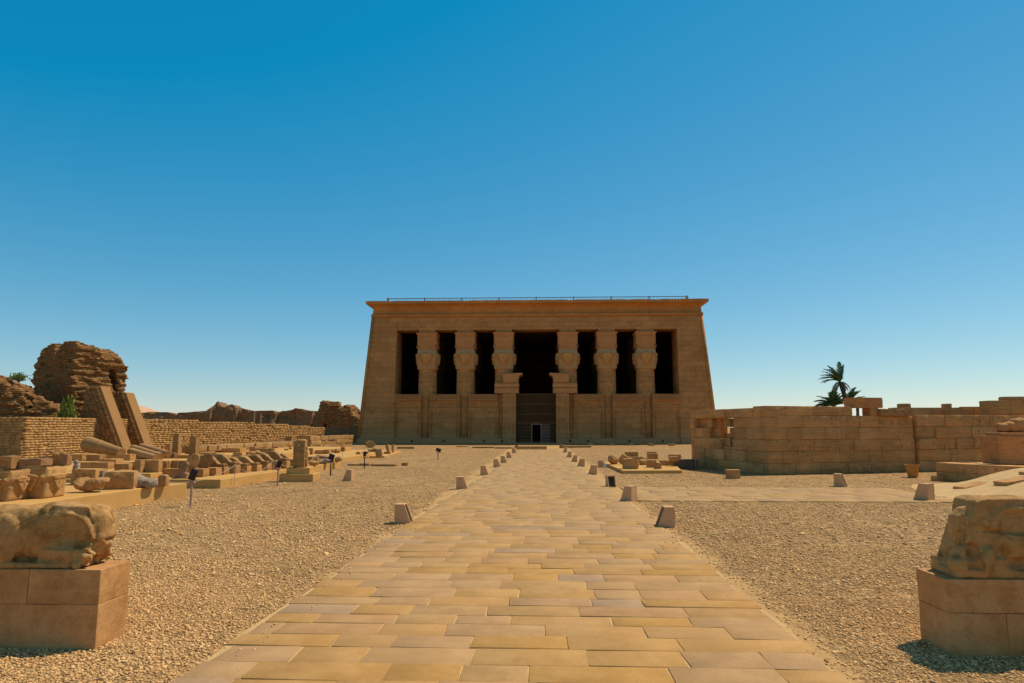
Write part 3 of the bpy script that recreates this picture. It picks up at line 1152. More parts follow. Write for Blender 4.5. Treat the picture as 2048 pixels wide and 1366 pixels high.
for x in (-14.95, -11.1, -6.2, -4.05, 4.1, 6.2, 11.1, 15.0):
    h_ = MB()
    h_.box(x - 0.12, x + 0.12, -0.425, -0.3, 0.22, 0.45)  # solid dark block set proud, standing in for a hole's shade
    h_.build('socket_shade_block', M['hall'], temple)

# door jambs with the stumps of the broken lintel
for s in (-1, 1):
    j = MB()
    def bx(a, b, *r_):
        x0, x1 = sorted((s * a, s * b))
        j.box(x0, x1, *r_)
    bx(2.42, 3.98, -0.62, 2.2, 0, 6.02)
    bx(3.98, 4.55, 0.05, 1.2, 0.7, 5.9)
    bx(2.72, 2.80, -0.66, -0.6, 0.3, 5.9)
    bx(3.62, 3.70, -0.66, -0.6, 0.3, 5.9)
    jm = j.build('door_jamb', M['temple'], temple, bev=0.02)
    j = MB()
    bx(2.08, 4.98, -0.66, 2.2, 6.05, 6.68)
    bx(2.05, 4.98, -0.74, 2.2, 6.74, 7.22)
    bx(2.08, 3.98, -0.66, 2.2, 7.28, 7.36)
    bx(2.12, 4.9, -0.5, 2.0, 6.68, 6.74)
    bx(2.12, 3.9, -0.5, 2.0, 7.22, 7.28)
    poly = [(s * p, q) for p, q in [(3.98, 7.36), (2.12, 7.36), (2.12, 7.75), (2.05, 8.0), (1.92, 8.17), (1.64, 8.28), (1.64, 8.5), (3.3, 8.42), (3.98, 8.3)]]
    if s < 0:
        poly = poly[::-1]
    j.prism(poly[::-1], -0.72, 2.2, 'y')
    j.build('broken_lintel', M['capital'], jm, bev=0.03)

# iron gate
gt = MB()
GX0, GX1, GY = -2.42, 2.42, 0.4
DX0, DX1, DZ = -0.47, 0.56, 2.30
for k in range(41):
    x = GX0 + 0.05 + (GX1 - GX0 - 0.1) * k / 40
    zb = 0.12
    if DX0 - 0.03 < x < DX1 + 0.03:
        zb = DZ + 0.05
    gt.box(x - 0.013, x + 0.013, GY - 0.012, GY + 0.012, zb, 6.0)
for z in (6.0, 4.78, 3.56, 2.62, 2.42):
    gt.box(GX0, GX1, GY - 0.03, GY + 0.03, z - 0.035, z)
for z in (2.0, 1.62, 1.24, 0.86, 0.5, 0.22):
    gt.box(GX0, DX0, GY - 0.02, GY + 0.02, z - 0.03, z)
    gt.box(DX1, GX1, GY - 0.02, GY + 0.02, z - 0.03, z)
gate = gt.build('iron_gate', M['grille'], temple)
df = MB()
df.box(DX0 - 0.07, DX0, GY - 0.06, GY + 0.05, 0.12, DZ + 0.07)
df.box(DX1, DX1 + 0.07, GY - 0.06, GY + 0.05, 0.12, DZ + 0.07)
df.box(DX0, DX1, GY - 0.06, GY + 0.05, DZ, DZ + 0.07)
df.build('door_frame', M['palepost'], gate)
dl = MB()
for k in range(9):
    x = DX1 + 0.12 + 0.95 * k / 8
    dl.box(x - 0.014, x + 0.014, GY - 0.14, GY - 0.1, 0.2, DZ)
for z in (0.2, 0.9, 1.6, DZ):
    dl.box(DX1 + 0.09, DX1 + 1.1, GY - 0.15, GY - 0.1, z - 0.012, z + 0.012)
dl.build('door_leaf', M['palepost'], gate)

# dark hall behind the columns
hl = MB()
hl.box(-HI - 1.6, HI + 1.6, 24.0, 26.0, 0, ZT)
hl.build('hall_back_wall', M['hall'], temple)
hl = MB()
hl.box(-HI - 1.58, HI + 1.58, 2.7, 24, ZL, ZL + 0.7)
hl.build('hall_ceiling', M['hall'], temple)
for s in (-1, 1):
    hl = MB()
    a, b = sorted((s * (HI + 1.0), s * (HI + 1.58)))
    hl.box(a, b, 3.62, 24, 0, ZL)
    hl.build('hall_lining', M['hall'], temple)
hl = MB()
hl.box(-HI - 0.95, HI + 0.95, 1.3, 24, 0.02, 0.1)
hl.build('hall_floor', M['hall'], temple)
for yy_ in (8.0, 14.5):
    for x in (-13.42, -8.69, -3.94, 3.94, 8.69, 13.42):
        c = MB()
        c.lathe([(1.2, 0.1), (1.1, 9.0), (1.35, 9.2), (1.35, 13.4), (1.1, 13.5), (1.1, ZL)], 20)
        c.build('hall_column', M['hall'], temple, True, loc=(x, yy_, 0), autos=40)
rb = MB()
rb.box(-17.4, 17.4, 26.0, 78, 0, 12.6)
rb.build('rear_block', M['temple'], temple)

# ================================================================== mud-brick ruins and walls
def pip(px, pz, poly):
    c = np.zeros(px.shape, bool)
    n = len(poly)
    for i in range(n):
        x1, y1 = poly[i]
        x2, y2 = poly[(i + 1) % n]
        if y1 == y2:
            continue
        k = ((y1 > pz) != (y2 > pz)) & (px < (x2 - x1) * (pz - y1) / (y2 - y1) + x1)
        c ^= k
    return c


MUDPAL = np.array([(0.331, 0.196, 0.104), (0.368, 0.221, 0.116), (0.294, 0.175, 0.091), (0.405, 0.251, 0.137), (0.266, 0.153, 0.078)])


def brickmass(name, inside, bx, by, bz, size, seed, parent=None, jit=0.045, drop=0.05, dense=True, rz0=0.0, org=(0, 0, 0), voxel=0.085, loose=0.34):
    """surface bricks of a solid given by inside(x, y, z) in local metres"""
    r = np.random.default_rng(seed)
    nx, ny, nzz = [max(1, int((b - a) / s)) for (a, b), s in zip((bx, by, bz), size)]
    I, J, K = np.meshgrid(np.arange(nx), np.arange(ny), np.arange(nzz), indexing='ij')
    X = bx[0] + (I + 0.5 + 0.5 * (K % 2) + 0.25 * (K % 3)) * size[0]
    Y = by[0] + (J + 0.5 + 0.5 * ((K // 2) % 2)) * size[1]
    Z = bz[0] + (K + 0.5) * size[2]
    ins = inside(X, Y, Z)
    core = ins.copy()
    core[1:-1, 1:-1, 1:-1] &= ins[:-2, 1:-1, 1:-1] & ins[2:, 1:-1, 1:-1] & ins[1:-1, :-2, 1:-1] & ins[1:-1, 2:, 1:-1] & ins[1:-1, 1:-1, 2:] & ins[1:-1, 1:-1, :-2]
    core[0] = core[-1] = False
    core[:, 0] = core[:, -1] = False
    core[:, :, -1] = False
    surf = ins & ~core
    keep2 = ins & core & (r.uniform(0, 1, ins.shape) < 1.0)
    # second layer fills the gaps
    inner = core.copy()
    inner[1:-1, 1:-1, 1:-1] &= core[:-2, 1:-1, 1:-1] & core[2:, 1:-1, 1:-1] & core[1:-1, :-2, 1:-1] & core[1:-1, 2:, 1:-1] & core[1:-1, 1:-1, 2:] & core[1:-1, 1:-1, :-2]
    lay2 = core & ~inner
    sel = (surf & (r.uniform(0, 1, ins.shape) > drop)) | lay2
    C = np.stack([X[sel], Y[sel], Z[sel]], 1)
    n = len(C)
    sz = np.array(size)[None] * r.uniform(0.92, 1.04, (n, 3))
    sz[:, 2] *= r.uniform(0.88, 1.0, n)
    C = C + r.normal(0, 1, (n, 3)) * np.array([jit, jit, jit * 0.25])
    col = MUDPAL[r.integers(0, len(MUDPAL), n)] * r.uniform(0.85, 1.12, (n, 1))
    allc = surf | lay2
    C0 = np.stack([X[allc], Y[allc], Z[allc]], 1)
    tmp = boxes('tmp', C0, np.array(size)[None] * np.full((len(C0), 3), 1.04), np.zeros(len(C0)), None)
    m1 = tmp.modifiers.new('r', 'REMESH')
    m1.mode = 'VOXEL'
    m1.voxel_size = voxel
    m2 = tmp.modifiers.new('s', 'SMOOTH')
    m2.iterations = 5
    me = bpy.data.meshes.new_from_object(tmp.evaluated_get(bpy.context.evaluated_depsgraph_get()))
    bpy.data.objects.remove(tmp)
    co = np.empty(len(me.vertices) * 3)
    no = np.empty(len(me.vertices) * 3)
    me.vertices.foreach_get('co', co)
    me.vertices.foreach_get('normal', no)
    co, no = co.reshape(-1, 3), no.reshape(-1, 3)
    d = np.array([0.10 * nz(p[0], p[1], p[2] * 1.5, 0.9, seed) + 0.07 * nz(p[0], p[1], p[2] * 2.0, 2.6, seed) for p in co])
    d -= 0.035 * ((co[:, 2] / size[2]) % 1 < 0.3)
    co = co + no * d[:, None]
    me.vertices.foreach_set('co', co.ravel())
    me.materials.clear()
    root = link(name, me, M['mudcore'], parent)
    root.location = org
    root.rotation_euler = (0, 0, rz0)
    part = (surf & (r.uniform(0, 1, ins.shape) < loose))[sel]
    lb = boxes('loose_bricks', C[part] , sz[part], r.normal(0, 0.07, part.sum()), M['mudbrick'], root, r, 0.025, col[part])
    lb['kind'] = 'stuff'
    return root


def vnoise(X, Y, Z, s, seed):
    out = np.empty(X.shape)
    f = out.ravel()
    for i, (x, y, z) in enumerate(zip(X.ravel(), Y.ravel(), Z.ravel())):
        f[i] = noise.noise(Vector((x * s + seed * 3.1, y * s + seed * 1.7, z * s - seed * 2.3)))
    return out


# tall leaning tower of eroded brick on the left. local x runs along the lit face into depth, local y to the left
def big_inside(X, Y, Z):
    nzv = vnoise(X, Y, Z * 1.3, 0.55, 3) * 0.75 + vnoise(X, Y, Z * 2, 1.3, 4) * 0.35
    # footprint inset with height: undercut foot, bulging middle, ragged crown
    zt = np.clip(Z / 8.6, 0, 1)
    bulge = 0.55 * np.exp(-((Z - 6.0) / 1.9) ** 2) - 0.55 * np.exp(-((Z - 2.6) / 1.7) ** 2)
    x0, x1 = 0.0 - bulge * 0.4, 3.55 + bulge * 0.6
    y0, y1 = 0.0 - 0.05 * bulge, 6.1 + bulge * 1.1
    top = 8.35 - 0.22 * (X - 2.0) + 0.5 * np.exp(-((Y - 4.4) / 0.9) ** 2) * 0 - 0.95 * np.exp(-((Y - 3.2) / 0.55) ** 2) * (X < 2.5) + 0.15 * nzv
    top = np.where(X > 3.2, top - 0.9 * (X - 3.2), top)
    top = np.where(Y < 0.8, top - 0.6 * (0.8 - Y), top)
    top = np.where(Y > 4.9, top - 0.55 * (Y - 4.9), top)
    cleft = (np.abs(X - 3.1 + 0.25 * (Z - 5)) < 0.22) & (Y < 1.1) & (Z < 6.6)
    e = 0.22 * nzv
    return (X > x0 + e) & (X < x1 - e) & (Y > y0 + e) & (Y < y1 - e) & (Z < top) & ~cleft


bang = math.atan2(0.85, 0.5)
bigruin = brickmass('mud_brick_ruin', big_inside, (-0.8, 6.2), (-0.8, 7.6), (0.0, 8.9), (0.29, 0.26, 0.118), 5, rz0=bang, org=(-35.85, 50.6, 0), jit=0.02, drop=0.03)
tag(bigruin, 'tall eroded mud brick ruin with bulging top, highest thing behind left wall', 'ruin', 'mud brick ruins')


def low_inside(X, Y, Z):
    nzv = vnoise(X, Y, Z, 0.6, 13) * 0.8 + vnoise(X, Y, Z, 1.6, 14) * 0.35
    top = 5.6 - 0.62 * np.clip(X - 0.2, 0, 9) + 0.35 * nzv
    gul = np.abs(X - 2.55 - 0.12 * (Y - 2)) < 0.22
    top = np.where(gul, top - 1.1, top)
    e = 0.28 * nzv
    slope = 0.35 * (Z - 2)
    return (X > -4 + e) & (X < 4.9 - e) & (Y > 0.0 + e + 0.22 * slope) & (Y < 5 - e) & (Z < top)


lowruin = brickmass('mud_brick_ruin', low_inside, (-4.4, 5.2), (-0.5, 5.4), (0.0, 6.2), (0.34, 0.30, 0.135), 9, rz0=R(24), org=(-38.4, 45.6, 0), drop=0.08)
tag(lowruin, 'low sloping heap of mud brick left of the tall ruin, shrub on its top', 'ruin', 'mud brick ruins')

# two plastered brick buttresses propping the tall ruin
def buttress(xb, yb, xt, yt, zt, wid, label):
    root = empty('buttress', (xb, yb, 0))
    tag(root, label, 'buttress', 'leaning plastered buttresses')
    dx, dy = xt - xb, yt - yb
    L = math.hypot(dx, dy)
    m = MB()
    a = math.atan2(dy, dx)
    n = 9
    # wedge: outer slope from the foot up to the top, plumb at the back
    sec = []
    for i in range(n + 1):
        k = i / n
        sec.append((L * k * 0.92, zt * k))
    poly = sec + [(L + 0.9, zt), (L + 1.4, 0)]
    m.M = Matrix.Rotation(a, 4, 'Z')
    m.prism([(p, q) for p, q in poly], -wid / 2, wid / 2, 'y')
    m.build('sloping_face', M['render'], root, bev=0.05)
    r = np.random.default_rng(int(abs(xb) * 100))
    C, SZ = [], []
    z = 0.0
    while z < zt - 0.1:
        x = L * 0.92 * z / zt + 0.22
        while x < L + 0.8:
            l = 0.36 * r.uniform(0.8, 1.1)
            C.append((x + l / 2, wid / 2 + r.normal(0, 0.008), z + 0.075))
            SZ.append((l - 0.03, 0.09, 0.135))
            x += l
        z += 0.155
    col = MUDPAL[r.integers(0, 5, len(C))]
    o = boxes('brick_side', C, SZ, r.normal(0, 0.01, len(C)), M['mudbrick'], root, r, 0.02, col)
    o.rotation_euler = (0, 0, a)
    return root


buttress(-30.5, 49.7, -33.0, 49.7, 5.05, 1.15, 'leaning plastered buttress in front of the tall ruin, nearer and further left of the pair')
buttress(-30.9, 53.2, -33.2, 53.2, 4.75, 1.15, 'leaning plastered buttress under the right corner of the tall ruin')


# long coursed wall of mud brick; bricks are laid one by one
def brickwall(name, pts, hs, seed, parent=None, bl=0.40, bh=0.165, side=1, dens=1.0):
    r = np.random.default_rng(seed)
    C, SZ, RZ = [], [], []
    seg = [math.hypot(pts[i + 1][0] - pts[i][0], pts[i + 1][1] - pts[i][1]) for i in range(len(pts) - 1)]
    tot = sum(seg)
    def at(s):
        for i, l in enumerate(seg):
            if s <= l or i == len(seg) - 1:
                k = s / l
                p, q = pts[i], pts[i + 1]
                return p[0] + (q[0] - p[0]) * k, p[1] + (q[1] - p[1]) * k, math.atan2(q[1] - p[1], q[0] - p[0]), hs[i] + (hs[i + 1] - hs[i]) * k
            s -= l
    hmax = max(hs)
    nrow = int(hmax / bh)
    for j in range(nrow + 1):
        s = -r.uniform(0, bl)
        while s < tot:
            l = bl * r.uniform(0.75, 1.2)
            x, y, a, h = at(max(0.01, min(tot - 0.01, s + l / 2)))
            z = (j + 0.5) * bh
            if z < h + 0.07 * nz(s, j, 0, 0.9, seed) and r.uniform() > 0.007:
                off = r.normal(0, 0.010)
                C.append((x - math.sin(a) * off, y + math.cos(a) * off, z + r.normal(0, 0.008)))
                SZ.append((l * 0.96, 0.5, bh * r.uniform(0.86, 0.97)))
                RZ.append(a + r.normal(0, 0.025))
            s += l
    pal = np.array([(0.421, 0.27, 0.129), (0.464, 0.306, 0.155), (0.379, 0.238, 0.114), (0.495, 0.327, 0.17), (0.442, 0.286, 0.134)])
    col = pal[r.integers(0, 5, len(C))] * r.uniform(0.9, 1.1, (len(C), 1))
    return boxes(name, C, SZ, RZ, M['mudbrick'], parent, r, 0.02, col)


def wallcore(parent, pts, hs, th=0.42):
    for i in range(len(pts) - 1):
        p, q = Vector((*pts[i], 0)), Vector((*pts[i + 1], 0))
        d = (q - p).normalized()
        nrm = Vector((-d.y, d.x, 0)) * th / 2
        m = MB()
        h0, h1 = hs[i] - 0.12, hs[i + 1] - 0.12
        up = Vector((0, 0, 1))
        m.hexa([p - nrm, q - nrm, q + nrm, p + nrm, p - nrm + up * h0, q - nrm + up * h1, q + nrm + up * h1, p + nrm + up * h0])
        m.build('mortar_core', M['mudwall'], parent)


W1 = [(-48, 42.4), (-33.0, 42.2)]
W2 = [(-33.0, 42.2), (-32.95, 49.4), (-32.7, 55.5), (-28.8, 65.5), (-24.3, 75)]
H2 = [2.72, 2.64, 2.70, 2.42, 1.98]
bw = empty('mud_brick_wall', (-33, 42.2, 0))
tag(bw, 'long coursed mud brick wall running along the left side of the court', 'wall')
mi = Matrix.Translation((33, -42.2, 0))
def rel(pts):
    return [(p[0] + 33, p[1] - 42.2) for p in pts]
brickwall('end_face', rel(W1), [2.75, 2.72], 31, bw)
wallcore(bw, rel(W1), [2.75, 2.72])
brickwall('long_face', rel(W2), H2, 32, bw)
wallcore(bw, rel(W2), H2)

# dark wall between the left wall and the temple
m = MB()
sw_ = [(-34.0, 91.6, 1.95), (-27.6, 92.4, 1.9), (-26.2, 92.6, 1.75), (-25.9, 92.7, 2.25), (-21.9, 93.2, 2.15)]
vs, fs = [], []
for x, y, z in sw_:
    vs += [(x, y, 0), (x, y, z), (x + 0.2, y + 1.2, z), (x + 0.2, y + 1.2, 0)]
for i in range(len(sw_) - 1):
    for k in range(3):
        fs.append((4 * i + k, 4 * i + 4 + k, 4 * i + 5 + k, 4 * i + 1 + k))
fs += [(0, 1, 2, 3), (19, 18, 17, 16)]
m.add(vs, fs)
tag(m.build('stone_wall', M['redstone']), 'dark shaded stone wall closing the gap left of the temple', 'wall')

# ragged ruin with doorways left of the temple
RY = 120.0
sil = [(602, 862), (604, 846), (612, 838), (617, 824), (624, 814), (626, 804), (636, 801), (650, 803), (655, 809), (664, 812), (672, 812), (680, 816), (684, 812), (690, 808), (696, 812), (702, 818), (704, 826), (706, 832), (714, 836), (722, 842), (728, 848), (730, 862), (730, 888), (602, 888)]
silw = [(lambda p: (p.x, p.z))(A(px, py, RY)) for px, py in sil]
slots = [[(647, 856), (646, 846), (648, 844), (651, 848), (652, 857)], [(659, 857), (656, 843), (659, 841), (662, 846), (663, 857)], [(674, 857), (672, 850), (674, 848), (677, 853), (677, 857)], [(714, 854), (714, 846), (718, 846), (719, 855)]]
slw = [[(lambda p: (p.x, p.z))(A(px, py, RY)) for px, py in s_] for s_ in slots]
rc = sum(p[0] for p in silw) / len(silw)


def ruin_inside(X, Y, Z):
    nzv = vnoise(X, Y, Z, 0.5, 23) * 0.8 + vnoise(X, Y, Z, 1.4, 24) * 0.5
    ok = pip(X + rc + 0.35 * nzv, Z + 0.3 * nzv, silw)
    left = np.clip(-2.3 - X, 0, 9)          # the left flank turns away from the sun
    y0 = 0.0 + 1.5 * left - 0.9 * np.clip(X + 2, -1, 3) * 0.25 + 0.45 * nzv + 0.10 * Z * 2
    ok &= (Y > y0) & (Y < 6.5)
    for s_ in slw:
        ok &= ~(pip(X + rc, Z, s_) & (Y < 2.6))
    return ok


ruin2 = brickmass('mud_brick_ruin', ruin_inside, (-7, 7), (-1.5, 6.6), (0, 7.0), (0.42, 0.38, 0.19), 15, org=(rc, RY, 0), drop=0.1, rz0=R(0), voxel=0.13, loose=0.25)
tag(ruin2, 'ragged mud brick ruin with small doorways, just left of the temple', 'ruin', 'mud brick ruins')
for i, (px, py, w_, h_, sd_) in enumerate(((670, 808, 22, 9, 3), (692, 826, 14, 20, 5), (703, 832, 10, 16, 6))):
    p = A(px, py, RY + 1.0)
    m = MB()
    rock(m, w_ * RY / F, 1.6, h_ * RY / F, sd_, 0.25, 0.12, 1.3)
    lab = ['flat brown boulder lying on the crest of the ruin', 'leaning boulder on the right shoulder of the ruin', 'smaller boulder lowest on the right slope of the ruin'][i]
    tag(m.build('boulder', M['mud'], loc=(p.x, p.y, p.z - h_ * RY / F * 0.5)), lab, 'boulder', 'boulders on the ruin')

# far enclosure wall with its two humps
FY = 165.0
prof_ = [(255, 828), (275, 826), (300, 824), (332, 824), (348, 828), (353, 830), (358, 825), (385, 824), (415, 821), (424, 815), (428, 808), (432, 801), (436, 807), (440, 813), (449, 815), (453, 810), (459, 807), (464, 812), (470, 815), (485, 817), (500, 822), (512, 821), (545, 821), (550, 824), (560, 822), (580, 820), (590, 816), (604, 818), (615, 821), (650, 823), (690, 824), (712, 828), (760, 830)]
pw = [A(px, py, FY) for px, py in prof_]
m = MB()
NX, NZ = 260, 12
vs, fs = [], []
xs_ = [p.x for p in pw]
zs_ = [p.z for p in pw]
for i in range(NX + 1):
    x = xs_[0] + (xs_[-1] - xs_[0]) * i / NX
    h = float(np.interp(x, xs_, zs_)) + 0.10 * nz(x, 0, 0, 1.1, 3)
    for j in range(NZ + 1):
        k = j / NZ
        z = h * k
        y = 0.6 * k + 1.5 * nz(x, 0, z, 0.22, 7) + 0.5 * nz(x, 0, z * 2.5, 0.9, 8) - (0.9 if abs(nz(x, 0, 0, 0.13, 4)) < 0.06 else 0)
        vs.append((x, FY + y, z))
    vs.append((x, FY + 5.5, h * 0.96))
    vs.append((x, FY + 6.5, 0))
st = NZ + 3
for i in range(NX):
    for j in range(st - 1):
        a = i * st + j
        fs.append((a, a + st, a + st + 1, a + 1))
m.add(vs, fs)
tag(m.build('enclosure_wall', M['farmud'], smooth=False), 'distant dark brown enclosure wall with a pointed hump on its crest', 'wall')
for (px, py0, py1) in ((508, 822, 846), (521, 828, 850)):
    a, b = A(px, py1, 140), A(px, py0, 140)
    m = MB()
    m.tube([(0, 0, 0), (0, 0, b.z)], [0.16, 0.13], 8)
    lab = 'thin pale post before the far enclosure wall, ' + ('left and taller of two' if px == 508 else 'right and shorter of two')
    tag(m.build('post', M['palepost'], loc=(a.x, 140, 0)), lab, 'post', 'pale posts by the far wall')

# far hill, distance haze put into its pale rock colour
m = MB()
HYY = 2600.0
hp = [(-2100, 0), (-1900, 60), (-1780, 100), (-1700, 112), (-1640, 96), (-1600, 84), (-1560, 66), (-1535, 48), (-1500, 22), (-1440, 0)]
vs, fs = [], []
for i in range(61):
    x = -2100 + (760) * i / 60
    h = float(np.interp(x, [p[0] for p in hp], [p[1] for p in hp]))
    for j in range(9):
        k = j / 8
        prof_h = math.sin(k * PI)
        vs.append((x + 20 * nz(x, k, 0, 0.02, 3), HYY - 400 + 800 * k, h * prof_h * (1 + 0.12 * nz(x, k * 300, 0, 0.012, 5)) - 1))
for i in range(60):
    for j in range(8):
        a = i * 9 + j
        fs.append((a, a + 9, a + 10, a + 1))
m.add(vs, fs)
struct(m.build('hills', M['hill'], smooth=True))

# ================================================================== gateway on the right
def ashlar(name, L, courses, th, seed, parent, skip=None, length=1.1, topcut=None, jit=0.02, lean=0.0, ox=0.0, pal=None):
    """coursed blocks along local +x, facing local -y, course heights given"""
    r = np.random.default_rng(seed)
    C, SZ, RZ = [], [], []
    z = 0
    for j, h in enumerate(courses):
        x = ox
        first = True
        while x < L - 0.02:
            l = length * r.uniform(0.6, 1.5)
            if first:
                l *= r.uniform(0.4, 1.0)
                first = False
            l = min(l, L - x)
            if L - x - l < 0.3:
                l = L - x
            cx, cz = x + l / 2, z + h / 2
            if not (skip and skip(cx, cz)) and not (topcut and z + h * 0.6 > topcut(cx)):
                off = r.normal(0, jit)
                C.append((cx, th / 2 + off + lean * cz, cz))
                SZ.append((l - r.uniform(0.002, 0.010), th, h - r.uniform(0.002, 0.012)))
                RZ.append(r.normal(0, 0.004))
            x += l
        z += h
    if pal is None:
        pal = [(0.582, 0.342, 0.174), (0.612, 0.366, 0.192), (0.552, 0.324, 0.156), (0.6, 0.348, 0.162)]
    pal = np.array(pal)
    col = pal[r.integers(0, 4, len(C))] * r.uniform(0.93, 1.07, (len(C), 1))
    o = boxes(name, C, SZ, RZ, M['ashlar'], parent, r, 0.006, col)
    b = o.modifiers.new('bevel', 'BEVEL')
    b.width = 0.012
    b.segments = 2
    return o


GC = G(1537, 949.5)                 # near corner of the gateway
ang = math.atan2(2.2, 7.0)          # direction of its long front
gw = empty('gateway', (GC.x, GC.y, 0), ang)
tag(gw, 'broad brown stone gateway ruin with stepped top on the right of the court', 'ruin')
cs = [0.46, 0.50, 0.50, 0.52, 0.52]
ashlar('front_wall', 7.7, cs, 0.9, 41, gw, jit=0.018, ox=0.02)
ashlar('upper_course', 4.45, [0.40], 0.9, 42, gw, jit=0.01, ox=0.02).location = (0, 0.015, 2.503)
ashlar('side_front_wall', 9.5, [0.48, 0.52, 0.5, 0.52, 0.53], 0.9, 43, gw, jit=0.03, length=0.95).location = (7.78, -0.12, 0)
m = MB()
m.box(0.1, 7.7, 0.12, 0.8, 0.02, 2.4)
m.box(0.1, 4.3, 0.14, 0.8, 2.4, 2.86)
m.box(7.8, 17.2, 0.02, 0.7, 0.02, 2.46)
m.build('wall_core', M['gate'], gw)
# left return face with broken blocks
def hole(x, z):
    return (2.4 < x < 3.7 and 1.0 < z < 1.5) or (2.3 < x < 4.2 and 1.5 <= z < 1.97) or (2.3 < x < 5.3 and 1.97 <= z < 2.44)
lw_ = ashlar('return_wall', 6.3, [0.46, 0.50, 0.50, 0.5, 0.46, 0.42], 0.7, 44, gw, skip=hole, length=0.8)
lw_.rotation_euler = (0, 0, PI / 2)
lw_.scale = (1, -1, 1)
lw_.location = (0.0, 0.0, 0)
lw_.data.flip_normals()
lw_.location = (0.0, 0.0, 0)
m = MB()
m.box(0.12, 0.62, 0.92, 2.25, 0.02, 2.75)
m.box(0.30, 0.66, 3.95, 6.2, 0.02, 2.7)
m.box(0.55, 1.3, 2.25, 3.95, 0.02, 1.7)
m.box(0.12, 0.6, 2.25, 3.95, 0.02, 1.1)
m.build('wall_core', M['gate'], gw)
for i, (y_, z_, w_, d_, h_) in enumerate(((2.7, 1.55, 0.55, 0.7, 0.42), (3.3, 1.12, 0.5, 0.6, 0.36), (4.5, 1.98, 0.4, 0.6, 0.36), (3.35, 2.0, 0.55, 0.55, 0.40))):
    b_ = MB()
    rock(b_, d_, w_, h_, 60 + i, 0.1, 0.06, 1.5)
    b_.build('broken_block', M['frag'], gw, loc=(0.34 if y_ > 4 else 0.5, y_, z_))

# lintel block perched on a stub above the wall
lt = MB()
rock(lt, 1.5, 0.7, 0.46, 71, 0.07, 0.03, 1.5)
lp = A(1727, 816, GC.y + 1.9)
lintel_z = lp.z
lint = lt.build('lintel_block', M['gate'], loc=(lp.x, lp.y, lintel_z), rotz=ang)
tag(lint, 'loose lintel block balanced high on the gateway, near the palm', 'stone block')
stub = MB()
rock(stub, 0.42, 0.5, lintel_z - 2.5, 72, 0.08, 0.04, 1.5)
sp_ = A(1740, 816, GC.y + 1.9)
tag(stub.build('stone_block', M['gate'], loc=(sp_.x, sp_.y, 2.5), rotz=ang), 'short stub of stone holding up the lintel block on the gateway', 'stone block')
fl = MB()
rock(fl, 1.75, 0.9, 0.30, 73, 0.12, 0.08, 1.2, ragged=0.2)
q_ = A(1778, 829, GC.y + 2.2)
tag(fl.build('stone_block', M['frag'], loc=(q_.x, q_.y, 2.5), rotz=ang), 'pale sunlit broken slab lying on top of the gateway wall', 'stone block')
# walls behind the gateway
def backwall(x0p, x1p, ytop, Y, seed, label, courses, length=1.2, extra=None):
    a, b = A(x0p, ytop, Y), A(x1p, ytop, Y)
    r_ = empty('stone_wall', (a.x, Y, 0))
    tag(r_, label, 'wall', 'walls behind the gateway')
    zz = sum(courses)
    sc = a.z / zz
    ashlar('blocks', b.x - a.x, [c * sc for c in courses], 0.9, seed, r_, length=length, jit=0.05)
    m = MB()
    m.box(0.05, b.x - a.x - 0.05, 0.15, 0.8, 0.02, a.z - 0.1)
    m.build('wall_core', M['gate'], r_)
    return r_
backwall(1790, 1925, 815, 41, 51, 'low weathered wall behind the gateway with a small block on it', [0.6, 0.6, 0.6, 0.6, 0.6])
backwall(1905, 2010, 818, 39.5, 52, 'crumbled middle wall behind the gateway, left of the highest blocks', [0.6, 0.6, 0.6, 0.6, 0.6])
backwall(1978, 2120, 801, 38, 53, 'highest wall of large blocks at the far right behind the gateway', [0.7, 0.6, 0.7, 0.6, 0.7])
for i, (px, py, w_, h_, Y, lab) in enumerate(((1808, 815, 17, 8, 41, 'small grey block on the back wall with a dark clump beside it'), (1893, 815, 9, 8, 41, 'little dark square block standing on the back wall'), (1945, 819, 40, 6, 40, 'flat chipped slab on the crumbled middle wall'), (2030, 800, 50, 7, 38, 'long top slab on the highest back wall'))):
    p = A(px, py, Y + 0.4)
    b_ = MB()
    rock(b_, w_ * Y / F, 0.6, h_ * Y / F, 80 + i, 0.1, 0.06, 1.4)
    tag(b_.build('stone_block', M['frag'], loc=(p.x, p.y, p.z - 0.02)), lab, 'stone block')

# ================================================================== pedestals and lions in the foreground
def pedestal(name, x0, x1, y0, y1, zt, seed, label):
    root = empty(name, ((x0 + x1) / 2, (y0 + y1) / 2, 0))
    tag(root, label, 'pedestal', 'pedestals beside the walk')
    r = random.Random(seed)
    cx, cy = (x0 + x1) / 2, (y0 + y1) / 2
    hs = [zt * 0.56, zt * 0.44]
    z = -0.03
    for j, h in enumerate(hs):
        hh = h + (0.03 if j == 0 else 0)
        x = x0
        k = 0
        while x < x1 - 0.01:
            l = r.uniform(0.42, 0.85)
            if k == 0 and seed % 2:
                l = 0.5 + 0.3 * j
            if x1 - x - l < 0.3:
                l = x1 - x
            m = MB()
            o = r.uniform(-0.004, 0.004)
            m.M = Matrix.Translation((x + l / 2 - cx, o, z + 0.001))
            rock(m, l - 0.001, y1 - y0, hh - 0.001, seed * 3.3 + j * 7 + k * 2.1, 0.0, 0.016, 1.6, 12)
            m.build('stone_course', M['ped'], root, bev=0.007)
            x += l
            k += 1
        z += hh
    return root


PRZ = A(1894, 1158.5, 6.38).z
PLZ = A(190, 1140, 6.24).z
pedestal('pedestal', 3.60, 6.4, 6.38, 6.86, PRZ, 3, 'block pedestal under the lion at the right edge of the walk')
pedestal('pedestal', -6.6, -4.03, 6.24, 6.70, PLZ, 4, 'block pedestal under the lion at the left edge of the walk')


